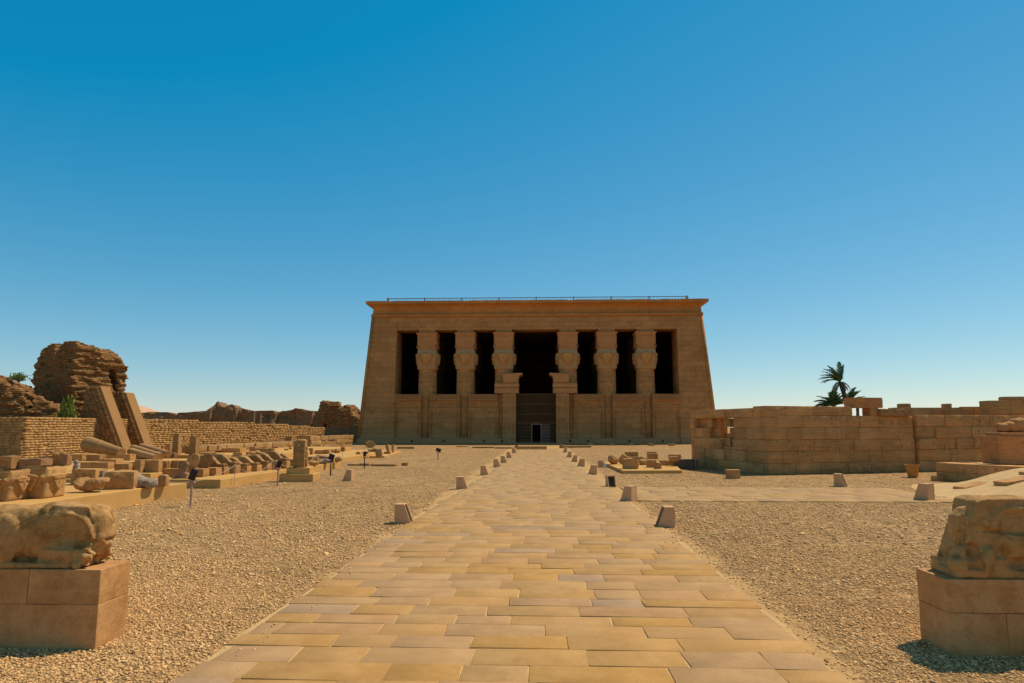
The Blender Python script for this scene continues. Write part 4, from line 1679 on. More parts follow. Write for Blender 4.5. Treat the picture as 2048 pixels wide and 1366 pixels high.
def grooved(co, segs, w, depth, normal):
    """sunk line along 3d segments"""
    d = 9
    for a, b in segs:
        ab = b - a
        t = max(0, min(1, (co - a).dot(ab) / ab.length_squared))
        d = min(d, (co - (a + ab * t)).length)
    return -depth * max(0, 1 - (d / w) ** 2) if d < w else 0.0


# right lion: recumbent, chest towards the walk (-x); local origin at the plinth's front corner
mb = MB()
HT_ = A(1930, 993, 6.6).z - PRZ
mb.sell((0.95, 0.22, HT_ * 0.58), (0.86, 0.155, HT_ * 0.42), 0.66)            # trunk
mb.sell((0.44, 0.22, HT_ * 0.64), (0.25, 0.185, HT_ * 0.36), 0.8)             # shoulders
mb.prism([(0.0, 0.03), (0.8, 0.03), (0.8, HT_ * 0.99), (0.32, HT_), (0.25, HT_ * 0.96), (0.06, 0.16)], 0.045, 0.405, 'y')
for y in (0.075, 0.36):
    mb.sell((0.30, y, 0.115), (0.30, 0.07, 0.075), 0.7)                         # forelegs
    mb.sell((0.07, y, 0.10), (0.10, 0.075, 0.07), 0.8)
    mb.sell((0.60, y, 0.20), (0.17, 0.06, 0.17), 0.9, Euler((0, R(25), 0)))
    mb.sell((1.62, y, 0.24), (0.26, 0.07, 0.24), 0.9)
mb.sell((0.27, 0.03, 0.15), (0.055, 0.055, 0.13), 0.9, Euler((0, R(18), 0)))      # knob over the near paw
mb.sell((0.82, 0.055, HT_ * 0.44), (0.50, 0.055, 0.105), 0.8)                     # upper foreleg
mb.sell((1.50, 0.055, 0.30), (0.28, 0.06, 0.24), 0.9)                             # haunch
mb.box(-0.01, 2.2, 0.015, 0.43, 0.0, 0.065)                                     # its own thin plinth


def lion_r(co, no):
    n1 = nz(co.x, co.y, co.z, 5, 3) * 0.014 + nz(co.x, co.y, co.z, 11, 6) * 0.009 + nz(co.x, co.y, co.z, 26, 5) * 0.005
    if co.z < 0.07:
        n1 *= 0.5
    # eroded front
    if co.x < 0.34:
        n1 += nz(co.x, co.y, co.z, 9, 8) * 0.010
    if 0.05 < co.x < 0.30 and 0.14 < co.z < 0.30 and co.y < 0.2:
        n1 -= 0.0
    # mane rings on the shoulder
    dx, dz = co.x - 0.56, co.z - HT_ * 0.66
    d = math.hypot(dx, dz * 1.25)
    if co.y < 0.16 and d < 0.25:
        n1 += 0.006 * math.sin(d * 120) * max(0, 1 - d / 0.25) ** 0.3 + 0.032 * math.exp(-((d - 0.19) / 0.03) ** 2) * (1 if dz > -0.03 else 0.2)
    if co.y < 0.2 and 0.10 < co.x < 0.23 and 0.07 < co.z < 0.30:
        n1 -= 0.06 * (1 - abs(co.x - 0.165) / 0.065) ** 0.5
    # long crack
    n1 += -0.022 * math.exp(-((co.z - HT_ * 0.575 - 0.015 * nz(co.x, 0, 0, 6, 2)) / 0.008) ** 2) * (1 if co.x > 0.28 else 0)
    # hollow under the belly
    if co.y < 0.2 and co.x > 0.40 and 0.07 < co.z < 0.19:
        n1 -= 0.075 * min(1, (co.x - 0.40) / 0.15) * min(1, (co.z - 0.07) / 0.03, (0.19 - co.z) / 0.03)
    return n1


me = remesh(mb, 0.0125, lion_r, 3)
lr = link('lion_statue', me, M['lion'], loc=(3.72, 6.39, PRZ))
tag(lr, 'worn recumbent stone lion without a face, right of the walk facing left', 'statue', 'lions beside the walk')

# left lion: chest towards the walk (+x), head broken off
mb = MB()
HL = A(110, 1003, 6.45).z - PLZ
mb.sell((-0.98, 0.22, HL * 0.50), (0.80, 0.18, HL * 0.42), 0.62)
mb.sell((-0.48, 0.22, HL * 0.55), (0.28, 0.185, HL * 0.45), 0.75)
mb.hexa([(-0.60, 0.05, 0.05), (-0.07, 0.08, 0.10), (-0.07, 0.40, 0.10), (-0.60, 0.40, 0.05), (-0.50, 0.08, HL * 0.97), (-0.17, 0.12, HL * 0.93), (-0.13, 0.40, HL * 0.93), (-0.50, 0.40, HL * 0.97)])
mb.sell((-0.16, 0.27, HL * 0.50), (0.15, 0.16, HL * 0.40), 0.8)
for y in (0.08, 0.35):
    mb.sell((-0.30, y, 0.13), (0.27, 0.07, 0.10), 0.75, Euler((0, R(8), 0)))
    mb.sell((-1.62, y, 0.24), (0.26, 0.07, 0.24), 0.9)
mb.sell((-0.94, 0.055, 0.26), (0.20, 0.07, 0.22), 0.9)
mb.sell((-0.99, 0.03, 0.33), (0.10, 0.05, 0.13), 0.9)
mb.box(-2.2, -0.12, 0.015, 0.43, 0.0, 0.05)


def lion_l(co, no):
    n1 = nz(co.x, co.y, co.z, 4.5, 13) * 0.022 + nz(co.x, co.y, co.z, 11, 16) * 0.009 + nz(co.x, co.y, co.z, 24, 15) * 0.005
    if co.y < 0.2:
        d = math.hypot(co.x + 0.50, (co.z - HL * 0.15))
        if co.x < -0.36 and 0.10 < d < 0.42 and co.z > HL * 0.25:
            n1 += 0.0035 * math.sin(d * 150)
        # arc of the shoulder and the recess inside it
        d2 = math.hypot(co.x + 0.36, co.z - HL * 0.40)
        n1 += 0.020 * math.exp(-((d2 - 0.25) / 0.018) ** 2) * (1 if co.x > -0.36 else 0) * (1 if co.z > HL * 0.35 else 0.2)
        n1 += -0.035 * max(0, 1 - (d2 / 0.23) ** 2) * (1 if co.z > HL * 0.3 else 0.3)
    # broken paws
    if co.x > -0.25 and co.z < HL * 0.42:
        n1 += nz(co.x, co.y, co.z, 14, 9) * 0.045 - 0.03
    n1 += grooved(co, [(Vector((-0.205, 0.10, HL * 0.93)), Vector((-0.13, 0.13, HL * 0.66))), (Vector((-0.13, 0.13, HL * 0.66)), Vector((-0.08, 0.17, HL * 0.60))), (Vector((-0.075, 0.27, HL * 0.97)), Vector((-0.01, 0.30, HL * 0.64)))], 0.017, 0.03, no)
    return n1


me = remesh(mb, 0.0125, lion_l, 3)
ll = link('lion_statue', me, M['lion'], loc=(-4.10, 6.25, PLZ))
tag(ll, 'headless recumbent stone lion with broken paws, left of the walk facing right', 'statue', 'lions beside the walk')

# ================================================================== stone lamp housings along the walk
def housing(px, py, label, side, zrot=0.0, sc=1.0, wd=0.36, ht=0.40, group='stone lamp housings'):
    """side: +1 sloping lamp face towards +x"""
    p = G(px, py)
    root = empty('lamp_housing', p, zrot)
    tag(root, label, 'lamp', group)
    s = side
    h, w_, d = ht * sc, wd * sc, 0.30 * sc
    m = MB()
    def q(x):
        return s * x
    # trapezoid section with a recess in the sloping face
    a = [(-w_ / 2, 0), (w_ / 2, 0), (w_ / 2 - 0.38 * h, h), (-w_ / 2, h)]
    poly = [(q(x), z) for x, z in a]
    if s < 0:
        poly = poly[::-1]
    t = 0.035 * sc
    m.prism(poly, -d / 2, -d / 2 + t, 'y')
    m.prism(poly, d / 2 - t, d / 2, 'y')
    b = [(-w_ / 2 + 0.003, 0.0), (w_ / 2 - t * 1.4, 0.0), (w_ / 2 - t * 1.4 - 0.38 * (h - 0.012), h - 0.012), (-w_ / 2 + 0.003, h - 0.012)]
    poly = [(q(x), z) for x, z in b]
    if s < 0:
        poly = poly[::-1]
    m.prism(poly, -d / 2 + t, d / 2 - t, 'y')
    # top and bottom rails of the frame
    tp = [(q(x), z) for x, z in [(-w_ / 2, h - 0.010), (w_ / 2 - 0.38 * h + 0.004, h - 0.010), (w_ / 2 - 0.38 * h, h + 0.008), (-w_ / 2, h + 0.008)]]
    if s < 0:
        tp = tp[::-1]
    m.prism(tp, -d / 2 - 0.002, d / 2 + 0.002, 'y')
    m.build('housing', M['bollard'], root, bev=0.004)
    g_ = MB()
    x0 = w_ / 2 - t * 1.4
    g4 = [(q(x0 + 0.004 - 0.38 * 0.03), -d / 2 + t + 0.012, 0.03), (q(x0 + 0.004 - 0.38 * 0.03), d / 2 - t - 0.012, 0.03),
          (q(x0 + 0.004 - 0.38 * (h - 0.05)), d / 2 - t - 0.012, h - 0.05), (q(x0 + 0.004 - 0.38 * (h - 0.05)), -d / 2 + t + 0.012, h - 0.05)]
    off = Vector((q(0.012), 0, 0.004))
    g4b = [tuple(Vector(v) + off) for v in g4]
    vs = g4 + g4b
    fs = [(0, 3, 2, 1), (4, 5, 6, 7), (0, 1, 5, 4), (1, 2, 6, 5), (2, 3, 7, 6), (3, 0, 4, 7)]
    if s < 0:
        fs = [f[::-1] for f in fs]
    g_.add(vs, fs)
    g_.build('lens', M['glass'], root)
    return root


LEFT = [(808, 1046), (924, 978), (969, 950), (994, 934), (1007.5, 926), (1018.5, 916), (1028.5, 906)]
RIGHT = [(1330, 1053), (1257, 1002), (1185, 949), (1162, 933), (1148.5, 924), (1138, 915), (1130, 905)]
ordn = ['nearest', 'second', 'third', 'fourth', 'fifth', 'sixth', 'farthest']
for i, (px, py) in enumerate(LEFT):
    lab = ('nearest pink stone lamp housing on the left edge of the walk' if i == 0 else ('farthest small pink stone lamp housing on the left edge of the walk' if i == 6 else '%s pink stone lamp housing along the left edge of the walk' % ordn[i]))
    housing(px, py, lab, 1, rnd.uniform(-0.1, 0.1), 0.98)
for i, (px, py) in enumerate(RIGHT):
    lab = ('nearest pink stone lamp housing on the right edge of the walk' if i == 0 else ('farthest small pink stone lamp housing on the right edge of the walk' if i == 6 else '%s pink stone lamp housing along the right edge of the walk' % ordn[i]))
    if i == 1:
        housing(px, py, 'boxy pink lamp housing at the corner of walk and side path', -1, R(-38), 1.0)
    else:
        housing(px, py, lab, -1, rnd.uniform(-0.1, 0.1), 0.98)
housing(697, 961, 'slanting stone lamp housing alone on the gravel left of the walk', -1, R(-10), 1.0)
housing(1222, 974, 'small lamp housing with dark lens facing the camera, before the side path', 1, R(-80), 0.95)
housing(1682, 973, 'stone lamp housing with dark lens on the gravel before the gateway', 1, R(-35), 1.05)
housing(1848, 1001, 'squat pink lamp housing at the far right end of the side path', -1, R(-55), 1.15)
m = MB()
for k in range(5):
    m.box(-0.24, 0.24, -0.15, 0.15, 0.062 * k, 0.062 * k + 0.054)
m.box(-0.23, 0.23, -0.14, 0.14, 0.0, 0.30)
m.box(-0.25, 0.25, -0.16, 0.16, 0.305, 0.345)
tag(m.build('stone_block', M['ped'], loc=G(1466, 957), rotz=R(12), bev=0.008), 'small ribbed square stone block at the foot of the gateway corner', 'stone block')
m = MB()
rock(m, 0.42, 0.3, 0.19, 5, 0.06, 0.03)
tag(m.build('stone_block', M['ped'], loc=G(1878, 962), rotz=R(5)), 'little stone cube on the sand under the low side wall', 'stone block')

# clay basket
m = MB()
m.lathe([(0.165, 0.0), (0.175, 0.02), (0.25, 0.46), (0.275, 0.47), (0.275, 0.505), (0.25, 0.505), (0.235, 0.46), (0.16, 0.06)], 20)
tag(m.build('planter', M['pot'], loc=G(1826, 955), smooth=True, autos=40), 'ochre tapered planter pot standing before the right wall', 'planter')

# sand ramp and the low side wall on the right
m = MB()
n1_, n2_ = 46, 34
vs, fs = [], []
for i in range(n1_ + 1):
    for j in range(n2_ + 1):
        x = 10.8 + 12 * i / n1_
        y = 17.2 + 7.6 * j / n2_
        def sm(a, b, v):
            t = min(1, max(0, (v - a) / (b - a)))
            return t * t * (3 - 2 * t)
        z = 0.82 * sm(11.4, 16.2, x + 0.25 * (21 - y)) * sm(17.3, 19.6, y) * (1 - 0.8 * sm(22.6, 24.8, y))
        z += 0.05 * nz(x, y, 0, 0.9, 4) * sm(0, 0.2, z)
        vs.append((x, y, z - 0.01))
for i in range(n1_):
    for j in range(n2_):
        a = i * (n2_ + 1) + j
        fs.append((a, a + n2_ + 1, a + n2_ + 2, a + 1))
m.add(vs, fs)
struct(m.build('sand_ramp', M['joint'], smooth=True))
for i, (x, y, w_, d_, a_) in enumerate(((14.0, 20.6, 1.3, 0.55, 5), (15.1, 21.2, 1.1, 0.6, -8), (13.2, 21.6, 0.9, 0.5, 12), (14.9, 19.7, 1.2, 0.5, 3))):
    zz = 0.82 * (lambda t: t * t * (3 - 2 * t))(min(1, max(0, (x + 0.25 * (21 - y) - 11.4) / 4.8)))
    m = MB()
    rock(m, w_, d_, 0.12, 90 + i, 0.08, 0.1, 0.8)
    o = m.build('paving_slab', M['ped'], loc=(x, y, zz - 0.085), rotz=R(a_))
    o.rotation_euler = (0, R(-9), R(a_))
    tag(o, ['broad flat slab half sunk in the sand ramp, near its middle', 'flat slab highest up on the sand ramp by the low wall', 'short flat slab at the foot of the sand ramp', 'flat slab on the near shoulder of the sand ramp'][i], 'paving slab', 'slabs in the sand ramp')

lw = empty('stone_wall', (14.9, 26.5, 0), math.atan2(22.0 - 26.5, 17.2 - 14.9))
tag(lw, 'low shaded side wall beyond the sand ramp, planter at its left end', 'wall')
ashlar('blocks', 6.2, [0.34, 0.33], 0.8, 57, lw, length=1.2, jit=0.015)
m = MB()
m.box(0.05, 6.1, 0.1, 4.2, 0.0, 0.62)
m.build('wall_fill', M['joint'], lw)
pp = A(2000, 926, 25.2)
rt = empty('pedestal', (pp.x + 0.75, 25.7, 0.66))
tag(rt, 'shaded square pedestal on the low wall at the right picture edge', 'pedestal')
m = MB()
m.box(-0.75, 0.75, -0.5, 0.5, 0, 1.02)
m.build('block', M['gate'], rt, bev=0.02)
m = MB()
m.box(-0.60, 0.80, -0.46, 0.46, 1.024, 1.14)
m.build('cap_stone', M['gate'], rt, bev=0.02)
mb = MB()
mb.sell((0.25, 0, 0.20), (0.55, 0.26, 0.22), 0.8)
mb.sell((-0.30, 0, 0.17), (0.16, 0.24, 0.17), 0.8)
mb.sell((0.3, 0, 0.36), (0.30, 0.2, 0.18), 0.9)
me = remesh(mb, 0.03, lambda c, n_: nz(c.x, c.y, c.z, 5, 2) * 0.05, 2)
o = link('lion_statue', me, M['gate'], loc=(pp.x + 0.80, 25.7, 1.80))
tag(o, 'worn stump of a lion on the shaded pedestal at the right edge', 'statue')

# ================================================================== left display platforms
def slab(name, poly, z0, z1, label, group='display platforms', mat='slabstone'):
    m = MB()
    m.prism([(p[0], p[1]) for p in poly], z0, z1, 'z')
    o = m.build(name, M[mat], bev=0.02)
    tag(o, label, 'platform', group)
    return o


S1, S2, S3 = 0.40, 0.29, 0.46
slab('stone_platform', [(-30, 9.0), (-10.85, 9.0), (-10.72, 14), (-10.45, 18.3), (-10.12, 19.32), (-30, 19.32)][::-1], -0.05, S1, 'nearest low stone platform on the left, goddess head blocks on it')
slab('stone_platform', [(-31, 22.15), (-10.49, 22.15), (-10.2, 28), (-9.98, 34.1), (-27, 34.1)][::-1], -0.05, S2, 'second low stone platform carrying the row of small lions')
slab('stone_platform', [(-30, 22.4), (-13.0, 22.4), (-12.7, 33.0), (-27, 33.0)][::-1], S2 + 0.002, S3, 'raised back tier of the second platform, fluted drums on its front edge')
slab('stone_platform', [(-27, 36.0), (-11.4, 36.0), (-11.0, 52), (-23, 52)][::-1], -0.05, 0.25, 'third low platform with heaps of broken stone, behind the standing stela')
slab('stone_platform', [(-26, 36.2), (-15.0, 36.2), (-14.4, 51.8), (-22, 51.8)][::-1], 0.252, 0.5, 'upper step of the third platform near the brick wall')

ROW = [0]


def put(kind, px, py, wpx, hpx, z, label, cat='stone block', name='stone_block', group=None, mat='frag', dep=None, rz=0.0, rnd_=0.10, amp=0.07, taper=0.0, ragged=0.0, tilt=0.0, freq=1.5, n=12):
    rnd_ = min(rnd_, 0.05) if rnd_ == 0.10 else rnd_
    p = G(px, py, z)
    k = p.y / F
    w_, h_ = wpx * k, hpx * k
    d_ = dep if dep else max(0.2, min(0.8, w_ * 0.7))
    ROW[0] += 1
    sd_ = ROW[0] * 1.37
    m = MB()
    if kind == 'block':
        rock(m, w_, d_, h_, sd_, rnd_, amp, freq, n, taper, 0, ragged)
        sm_ = False
        o = m.build(name, M[mat], loc=(p.x, p.y + d_ * 0.45, z - 0.01), rotz=rz)
        o.rotation_euler = (tilt * 0.3, tilt, rz)
        if tilt:
            o.location.z += abs(math.sin(tilt)) * w_ * 0.25
    elif kind == 'drum':
        m.lathe([(w_ / 2 * 0.97, 0), (w_ / 2, h_ * 0.05), (w_ / 2 * 0.98, h_ * 0.93), (w_ / 2 * 0.90, h_)], 60, flutes=15, fd=0.09)
        m.v = [(x + 0.01 * nz(x, y, zz, 9, sd_), y + 0.01 * nz(y, zz, x, 9, sd_), zz + (0.03 * nz(x, y, 0, 5, sd_) if zz > h_ * 0.8 else 0)) for x, y, zz in m.v]
        o = m.build(name, M[mat], loc=(p.x, p.y + w_ / 2, z - 0.005), rotz=rz)
    elif kind == 'head':
        o = bpy.data.objects.new(name, cap_me.copy())
        COL.objects.link(o)
        me_ = o.data
        for v in me_.vertices:
            c = v.co
            zz = (c.z - 9.0) / 2.62
            e = 0.014 * nz(c.x, c.y, c.z, 1.3, sd_) + 0.006 * nz(c.x, c.y, c.z, 4, sd_)
            v.co = ((c.x * 0.44 + e * 0.6) * w_, (c.y * 0.44 + e * 0.6) * w_, zz * h_ + (e * 1.5 * h_ if zz > 0.85 else 0))
        me_.materials.clear()
        me_.materials.append(M[mat])
        o.location = (p.x, p.y + w_ * 0.45, z)
        o.rotation_euler = (0, 0, rz)
        o.name = name
    elif kind == 'rubble':
        mbr = MB()
        rr = random.Random(int(sd_ * 100))
        for q_ in range(4):
            mbr.sell((rr.uniform(-.3, .3) * w_, rr.uniform(-.25, .25) * d_, h_ * rr.uniform(.25, .5)), (w_ * rr.uniform(.2, .36), d_ * rr.uniform(.25, .4), h_ * rr.uniform(.3, .5)), 0.7, Euler((rr.uniform(-.5, .5), rr.uniform(-.5, .5), rr.uniform(0, 3))))
        mx = max(w_, h_)
        me_ = remesh(mbr, mx / 26, lambda c, n_: mx * (0.035 * nz(c.x / mx, c.y / mx, c.z / mx, 6, sd_) + 0.02 * nz(c.x / mx, c.y / mx, c.z / mx, 15, sd_)), 1)
        me_.polygons.foreach_set('use_smooth', [False] * len(me_.polygons))
        zmin = min(v.co.z for v in me_.vertices)
        for v in me_.vertices:
            v.co.z -= zmin
        o = link(name, me_, M[mat], loc=(p.x, p.y + d_ * 0.4, z - 0.015), rotz=rz)
    tag(o, label, cat, group)
    return o


FG = 'stone fragments on the left platforms'
HG = 'goddess head blocks'
# front row on the nearest platform
put('head', -14, 1003, 62, 62, S1, 'cracked goddess head block at the left picture edge, leftmost of its row', 'carved block', 'head_block', HG, rz=R(2))
put('head', 64, 997, 58, 63, S1, 'large goddess head block with flat chipped top, second from the left edge', 'carved block', 'head_block', HG, rz=R(-2))
put('rubble', 168, 986, 74, 20, S1, 'flat jagged stone slab lying before the head blocks', dep=0.6, group=FG)
put('block', 230, 979, 56, 36, S1, 'rounded worn head block with cow ear, right of the jagged slab', 'carved block', rnd_=0.32, amp=0.06, rz=R(20), group=FG, n=12)
mb = MB()
mb.sell((-0.05, 0, 0.16), (0.36, 0.2, 0.17), 0.8, Euler((0, R(14), 0)))
mb.sell((0.30, 0, 0.10), (0.13, 0.2, 0.13), 0.8)
mb.sell((-0.22, 0, 0.26), (0.18, 0.17, 0.12), 0.9, Euler((0, R(-20), 0)))
me = remesh(mb, 0.02, lambda c, n_: nz(c.x, c.y, c.z, 6, 3) * 0.04 + nz(c.x, c.y, c.z, 18, 3) * 0.012, 2)
p = G(271, 976, S1)
tag(link('statue_torso', me, M['grey'], loc=(p.x, p.y + 0.2, S1 + 0.01)), 'toppled dark grey granite torso at the front of the nearest platform', 'statue')
put('block', 323, 972, 17, 22, S1, 'small knob of stone right of the grey granite torso', rnd_=0.4, group=FG)
# second row
put('block', 8, 942, 30, 30, S1, 'brown block with a broken right side behind the leftmost head block', group=FG, dep=0.5)
put('block', 26, 940, 22, 20, S1, 'pale smooth square block behind the two goddess heads', group=FG, rnd_=0.03, amp=0.02)
put('block', 60, 941, 46, 24, S1, 'long dark reddish stone behind the second goddess head', mat='redstone', group=FG, amp=0.1)
put('block', 99, 934, 46, 22, S1, 'square brown block with rubble lying on top of it', group=FG, rnd_=0.05)
put('rubble', 104, 913, 36, 9, S1 + 0.42, 'pale rubble pieces on top of the square brown block', group=FG, dep=0.4)
put('block', 124, 935, 18, 27, S1, 'upright dark stone leaning beside the square brown block', mat='redstone', group=FG, taper=0.35, tilt=R(8))
mb = MB()
mb.sell((0, 0, 0.15), (0.11, 0.09, 0.16), 0.8)
mb.sell((-0.02, 0, 0.36), (0.08, 0.08, 0.09), 0.9)
mb.sell((0.08, -0.05, 0.08), (0.09, 0.08, 0.08), 0.8)
me = remesh(mb, 0.018, lambda c, n_: nz(c.x, c.y, c.z, 9, 3) * 0.02, 2)
p = G(152, 945, S1)
tag(link('bust', me, M['grey'], loc=(p.x, p.y, S1), rotz=R(20)), 'small pale grey broken bust among the brown blocks', 'statue')
o = put('block', 166, 970, 50, 32, S1, 'square brown block carved with worn faces, behind the jagged slab', 'carved block', group=FG, rnd_=0.04, amp=0.03)
for s_ in (-0.3, 0.02, 0.28):
    q_ = MB()
    q_.sell((0, 0, 0), (0.06, 0.035, 0.13), 0.9)
    q_.build('carved_face', M['frag'], o, True, loc=(s_ * 0.65, -0.235, 0.22))
put('block', 197, 969, 16, 28, S1, 'smooth pale grey post stump right of the worn faces', mat='grey', group=FG, rnd_=0.1, amp=0.01)
put('block', 188, 938, 58, 14, S1 + 0.16, 'long flat beam across the middle of the fragment heap', group=FG, dep=0.35)
put('block', 188, 941, 50, 10, S1, 'low block under the long flat beam', group=FG, dep=0.4)
put('block', 150, 922, 30, 14, S1 + 0.14, 'grey brown block behind the pale bust', group=FG, dep=0.45)
put('block', 186, 922, 28, 13, S1 + 0.14, 'rough brown block, middle of the back row on the platform', group=FG, dep=0.45, amp=0.1)
put('block', 214, 936, 36, 18, S1, 'stepped brown block right of the long beam', group=FG, dep=0.5)
put('block', 243, 945, 30, 18, S1, 'block with a pierced hole above the cow ear block', group=FG, dep=0.4)
put('block', 264, 944, 16, 20, S1, 'narrow upright block beside the first fluted drum', group=FG, dep=0.3)
put('block', 246, 921, 30, 13, S1 + 0.16, 'plain square block before the foot of the buttress', group=FG, dep=0.4, rnd_=0.04)
put('block', 233, 939, 24, 11, S1, 'rough low stone at the foot of the stepped block', group=FG, dep=0.4, amp=0.1)

# drums and stelae on the back tier
DG = 'column drums on the left platforms'
put('block', 274, 946, 13, 27, S3, 'slim plain stela at the left end of the drum row', group=FG, dep=0.25, rnd_=0.04, amp=0.02)
put('drum', 290, 945, 20, 25, S3, 'fluted column drum, leftmost of the drums on the tier', 'column drum', 'column_drum', DG)
put('block', 307, 945, 20, 25, S3, 'rough squared drum with pitted face between two fluted drums', 'column drum', name='column_drum', group=DG, amp=0.05, rnd_=0.12)
put('drum', 326, 943, 18, 22, S3, 'fluted column drum right of the rough squared drum', 'column drum', 'column_drum', DG)
put('drum', 346, 942, 20, 21, S3, 'widest fluted column drum at the right end of the drum row', 'column drum', 'column_drum', DG)
put('block', 363, 943, 16, 22, S3, 'plain dark drum stump half hidden behind the falcon statue', 'column drum', name='column_drum', group=DG, rnd_=0.2)
SG = 'upright stelae by the brick wall'
put('block', 335, 908, 11, 21, S3, 'shortest of the upright stelae by the brick wall', 'stela', 'stela', SG, dep=0.3, rnd_=0.08, amp=0.03)
put('block', 349, 911, 14, 44, S3, 'tallest upright stela with a pointed top by the brick wall', 'stela', 'stela', SG, dep=0.4, rnd_=0.05, amp=0.02, taper=0.25)
put('block', 384, 913, 13, 40, S3, 'straight square stela standing right of the tallest one', 'stela', 'stela', SG, dep=0.4, rnd_=0.04, amp=0.02)
put('block', 366, 907, 22, 14, S3, 'brown block between the two tall stelae', group=FG, dep=0.5, rnd_=0.04)
put('block', 404, 908, 27, 15, S3, 'brown block with a slanting top right of the square stela', group=FG, dep=0.5, taper=0.25)
put('block', 417, 911, 32, 6, S3, 'thin flat slab in front of the slanting block', group=FG, dep=0.4)
put('block', 325, 914, 48, 9, S3, 'long dark beam lying behind the drums', group=FG, dep=0.3, mat='redstone', tilt=R(4))


def shaft(px0, py0, px1, py1, r0, r1, z, label, dz0=0.0, dz1=0.0):
    a, b = G(px0, py0, z), G(px1, py1, z)
    m = MB()
    d = (b - a)
    n_ = 10
    pts, rad = [], []
    for i in range(n_ + 1):
        k = i / n_
        c = a.lerp(b, k)
        pts.append(c - a + Vector((0, 0, r0 + (r1 - r0) * k + dz0 + (dz1 - dz0) * k)))
        rad.append((r0 + (r1 - r0) * k) * (1 + 0.04 * nz(k * 5, px0, 0, 1, 2)))
    m.tube(pts, rad, 16)
    o = m.build('column_shaft', M['frag'], loc=a, smooth=True, autos=50)
    tag(o, label, 'column shaft', 'fallen column shafts')


shaft(176, 913, 243, 917, 0.42, 0.20, S3, 'thick smooth column shaft lying against the brick wall, leftmost of the fallen shafts', 0.2, 0.1)
shaft(262, 913, 312, 923, 0.20, 0.15, S3, 'fallen carved shaft, nearest of the three by the buttress foot', 0.05, 0)
shaft(266, 906, 322, 919, 0.20, 0.15, S3, 'fallen carved shaft in the middle of the three by the buttress foot', 0.1, 0)
shaft(283, 903, 336, 915, 0.21, 0.17, S3, 'fallen carved shaft, rightmost of the three by the buttress foot', 0.1, 0)

# falcon-like statue and two oval stelae in front of the small lions
mb = MB()
mb.sell((0.0, 0, 0.22), (0.13, 0.12, 0.26), 0.9, Euler((0, R(28), 0)))
mb.sell((0.13, 0, 0.46), (0.095, 0.09, 0.10), 1.0)
mb.sell((-0.17, 0, 0.07), (0.20, 0.10, 0.06), 0.9, Euler((0, R(-18), 0)))
mb.sell((0.10, 0, 0.10), (0.14, 0.12, 0.11), 0.8)
mb.box(-0.3, 0.28, -0.13, 0.13, 0.0, 0.04)
me = remesh(mb, 0.016, lambda c, n_: nz(c.x, c.y, c.z, 8, 3) * 0.012, 2)
p = G(361, 957, S2)
tag(link('falcon_statue', me, M['redstone'], loc=(p.x, p.y + 0.1, S2)), 'hunched dark falcon statue at the near end of the lion row', 'statue')
for i, (px, py, lab) in enumerate(((383, 937, 'oval leaning stela beside the falcon statue, left of the pair'), (410, 937, 'oval leaning stela with a notch, right of the pair'))):
    p = A(px, py, 23.2 + 0.6 * i)
    mb = MB()
    mb.sell((0, 0, 0.24), (0.22, 0.06, 0.33), 0.95, Euler((0, R(32), 0)))
    mb.box(-0.25, 0.02, -0.08, 0.08, 0, 0.10)
    me = remesh(mb, 0.018, lambda c, n_: nz(c.x, c.y, c.z, 7, i + 3) * 0.014, 1)
    tag(link('oval_stela', me, M['frag'], loc=(p.x, p.y + 0.05, S2 + 0.262)), lab, 'stela', 'oval leaning stelae')

# row of small recumbent lions on plinths
mb = MB()
mb.prism([(-1.32, 0.0), (0.02, 0.0), (0.03, 0.05), (-0.10, 0.10), (-0.34, 0.34), (-0.46, 0.38), (-0.85, 0.30), (-1.10, 0.33), (-1.28, 0.26)], -0.13, 0.13, 'y')
mb.sell((-1.0, 0, 0.15), (0.26, 0.165, 0.17), 0.85)
mb.sell((-0.40, 0, 0.17), (0.16, 0.155, 0.16), 0.8)
for y in (-0.1, 0.1):
    mb.sell((-0.04, y, 0.05), (0.20, 0.05, 0.055), 0.7)
lion_me = remesh(mb, 0.022, lambda c, n_: nz(c.x, c.y, c.z, 4, 4) * 0.03 + nz(c.x, c.y, c.z, 12, 4) * 0.014, 1)
m = MB()
rock(m, 1.5, 0.44, 0.28, 3.3, 0.06, 0.03, 1.4)
pl_me = m.mesh('plinth')
pl_me.materials.append(M['frag'])
first = None
for i in range(2):
    o_ = link('statue_plinth', pl_me, None, loc=(-12.32 + 0.155 * i, 23.35 + 0.60 * i, S2))
    tag(o_, ['nearest bare plinth of the lion row, under the left oval stela', 'second bare plinth of the lion row, under the notched oval stela'][i], 'plinth')
names10 = ['nearest plinth of the lion row under the left oval stela', 'second plinth of the lion row under the notched oval stela', 'third small lion in the row', 'fourth small lion in the row', 'fifth small lion in the row', 'sixth small lion in the row', 'seventh small lion in the row', 'eighth small lion in the row', 'ninth small lion in the row', 'tenth and farthest small lion of the row']
for i in range(2, 10):
    y = 23.35 + 0.60 * i
    x = -11.75 + 0.155 * i + 0.22 * (1 if i == 0 else 0)
    if first is None:
        first = empty('lion_statue', (x, y, S2), 0)
        link('plinth', pl_me, None, first, loc=(-0.72, 0, 0))
        link('lion_body', lion_me, M['frag'], first, loc=(-0.16, 0, 0.275))
        r_ = first
    elif i == -1:
        pass
    else:
        r_ = copy_tree(first)
        r_.location = (x, y, S2)
        r_.rotation_euler = (0, 0, rnd.uniform(-0.05, 0.05))
        r_.scale = (rnd.uniform(0.9, 1.1), rnd.uniform(0.92, 1.05), rnd.uniform(0.82, 1.12))
    tag(r_, names10[i] + (', bare of its lion' if i < 2 else ', recumbent on its square plinth'), 'statue', 'row of small recumbent lions')

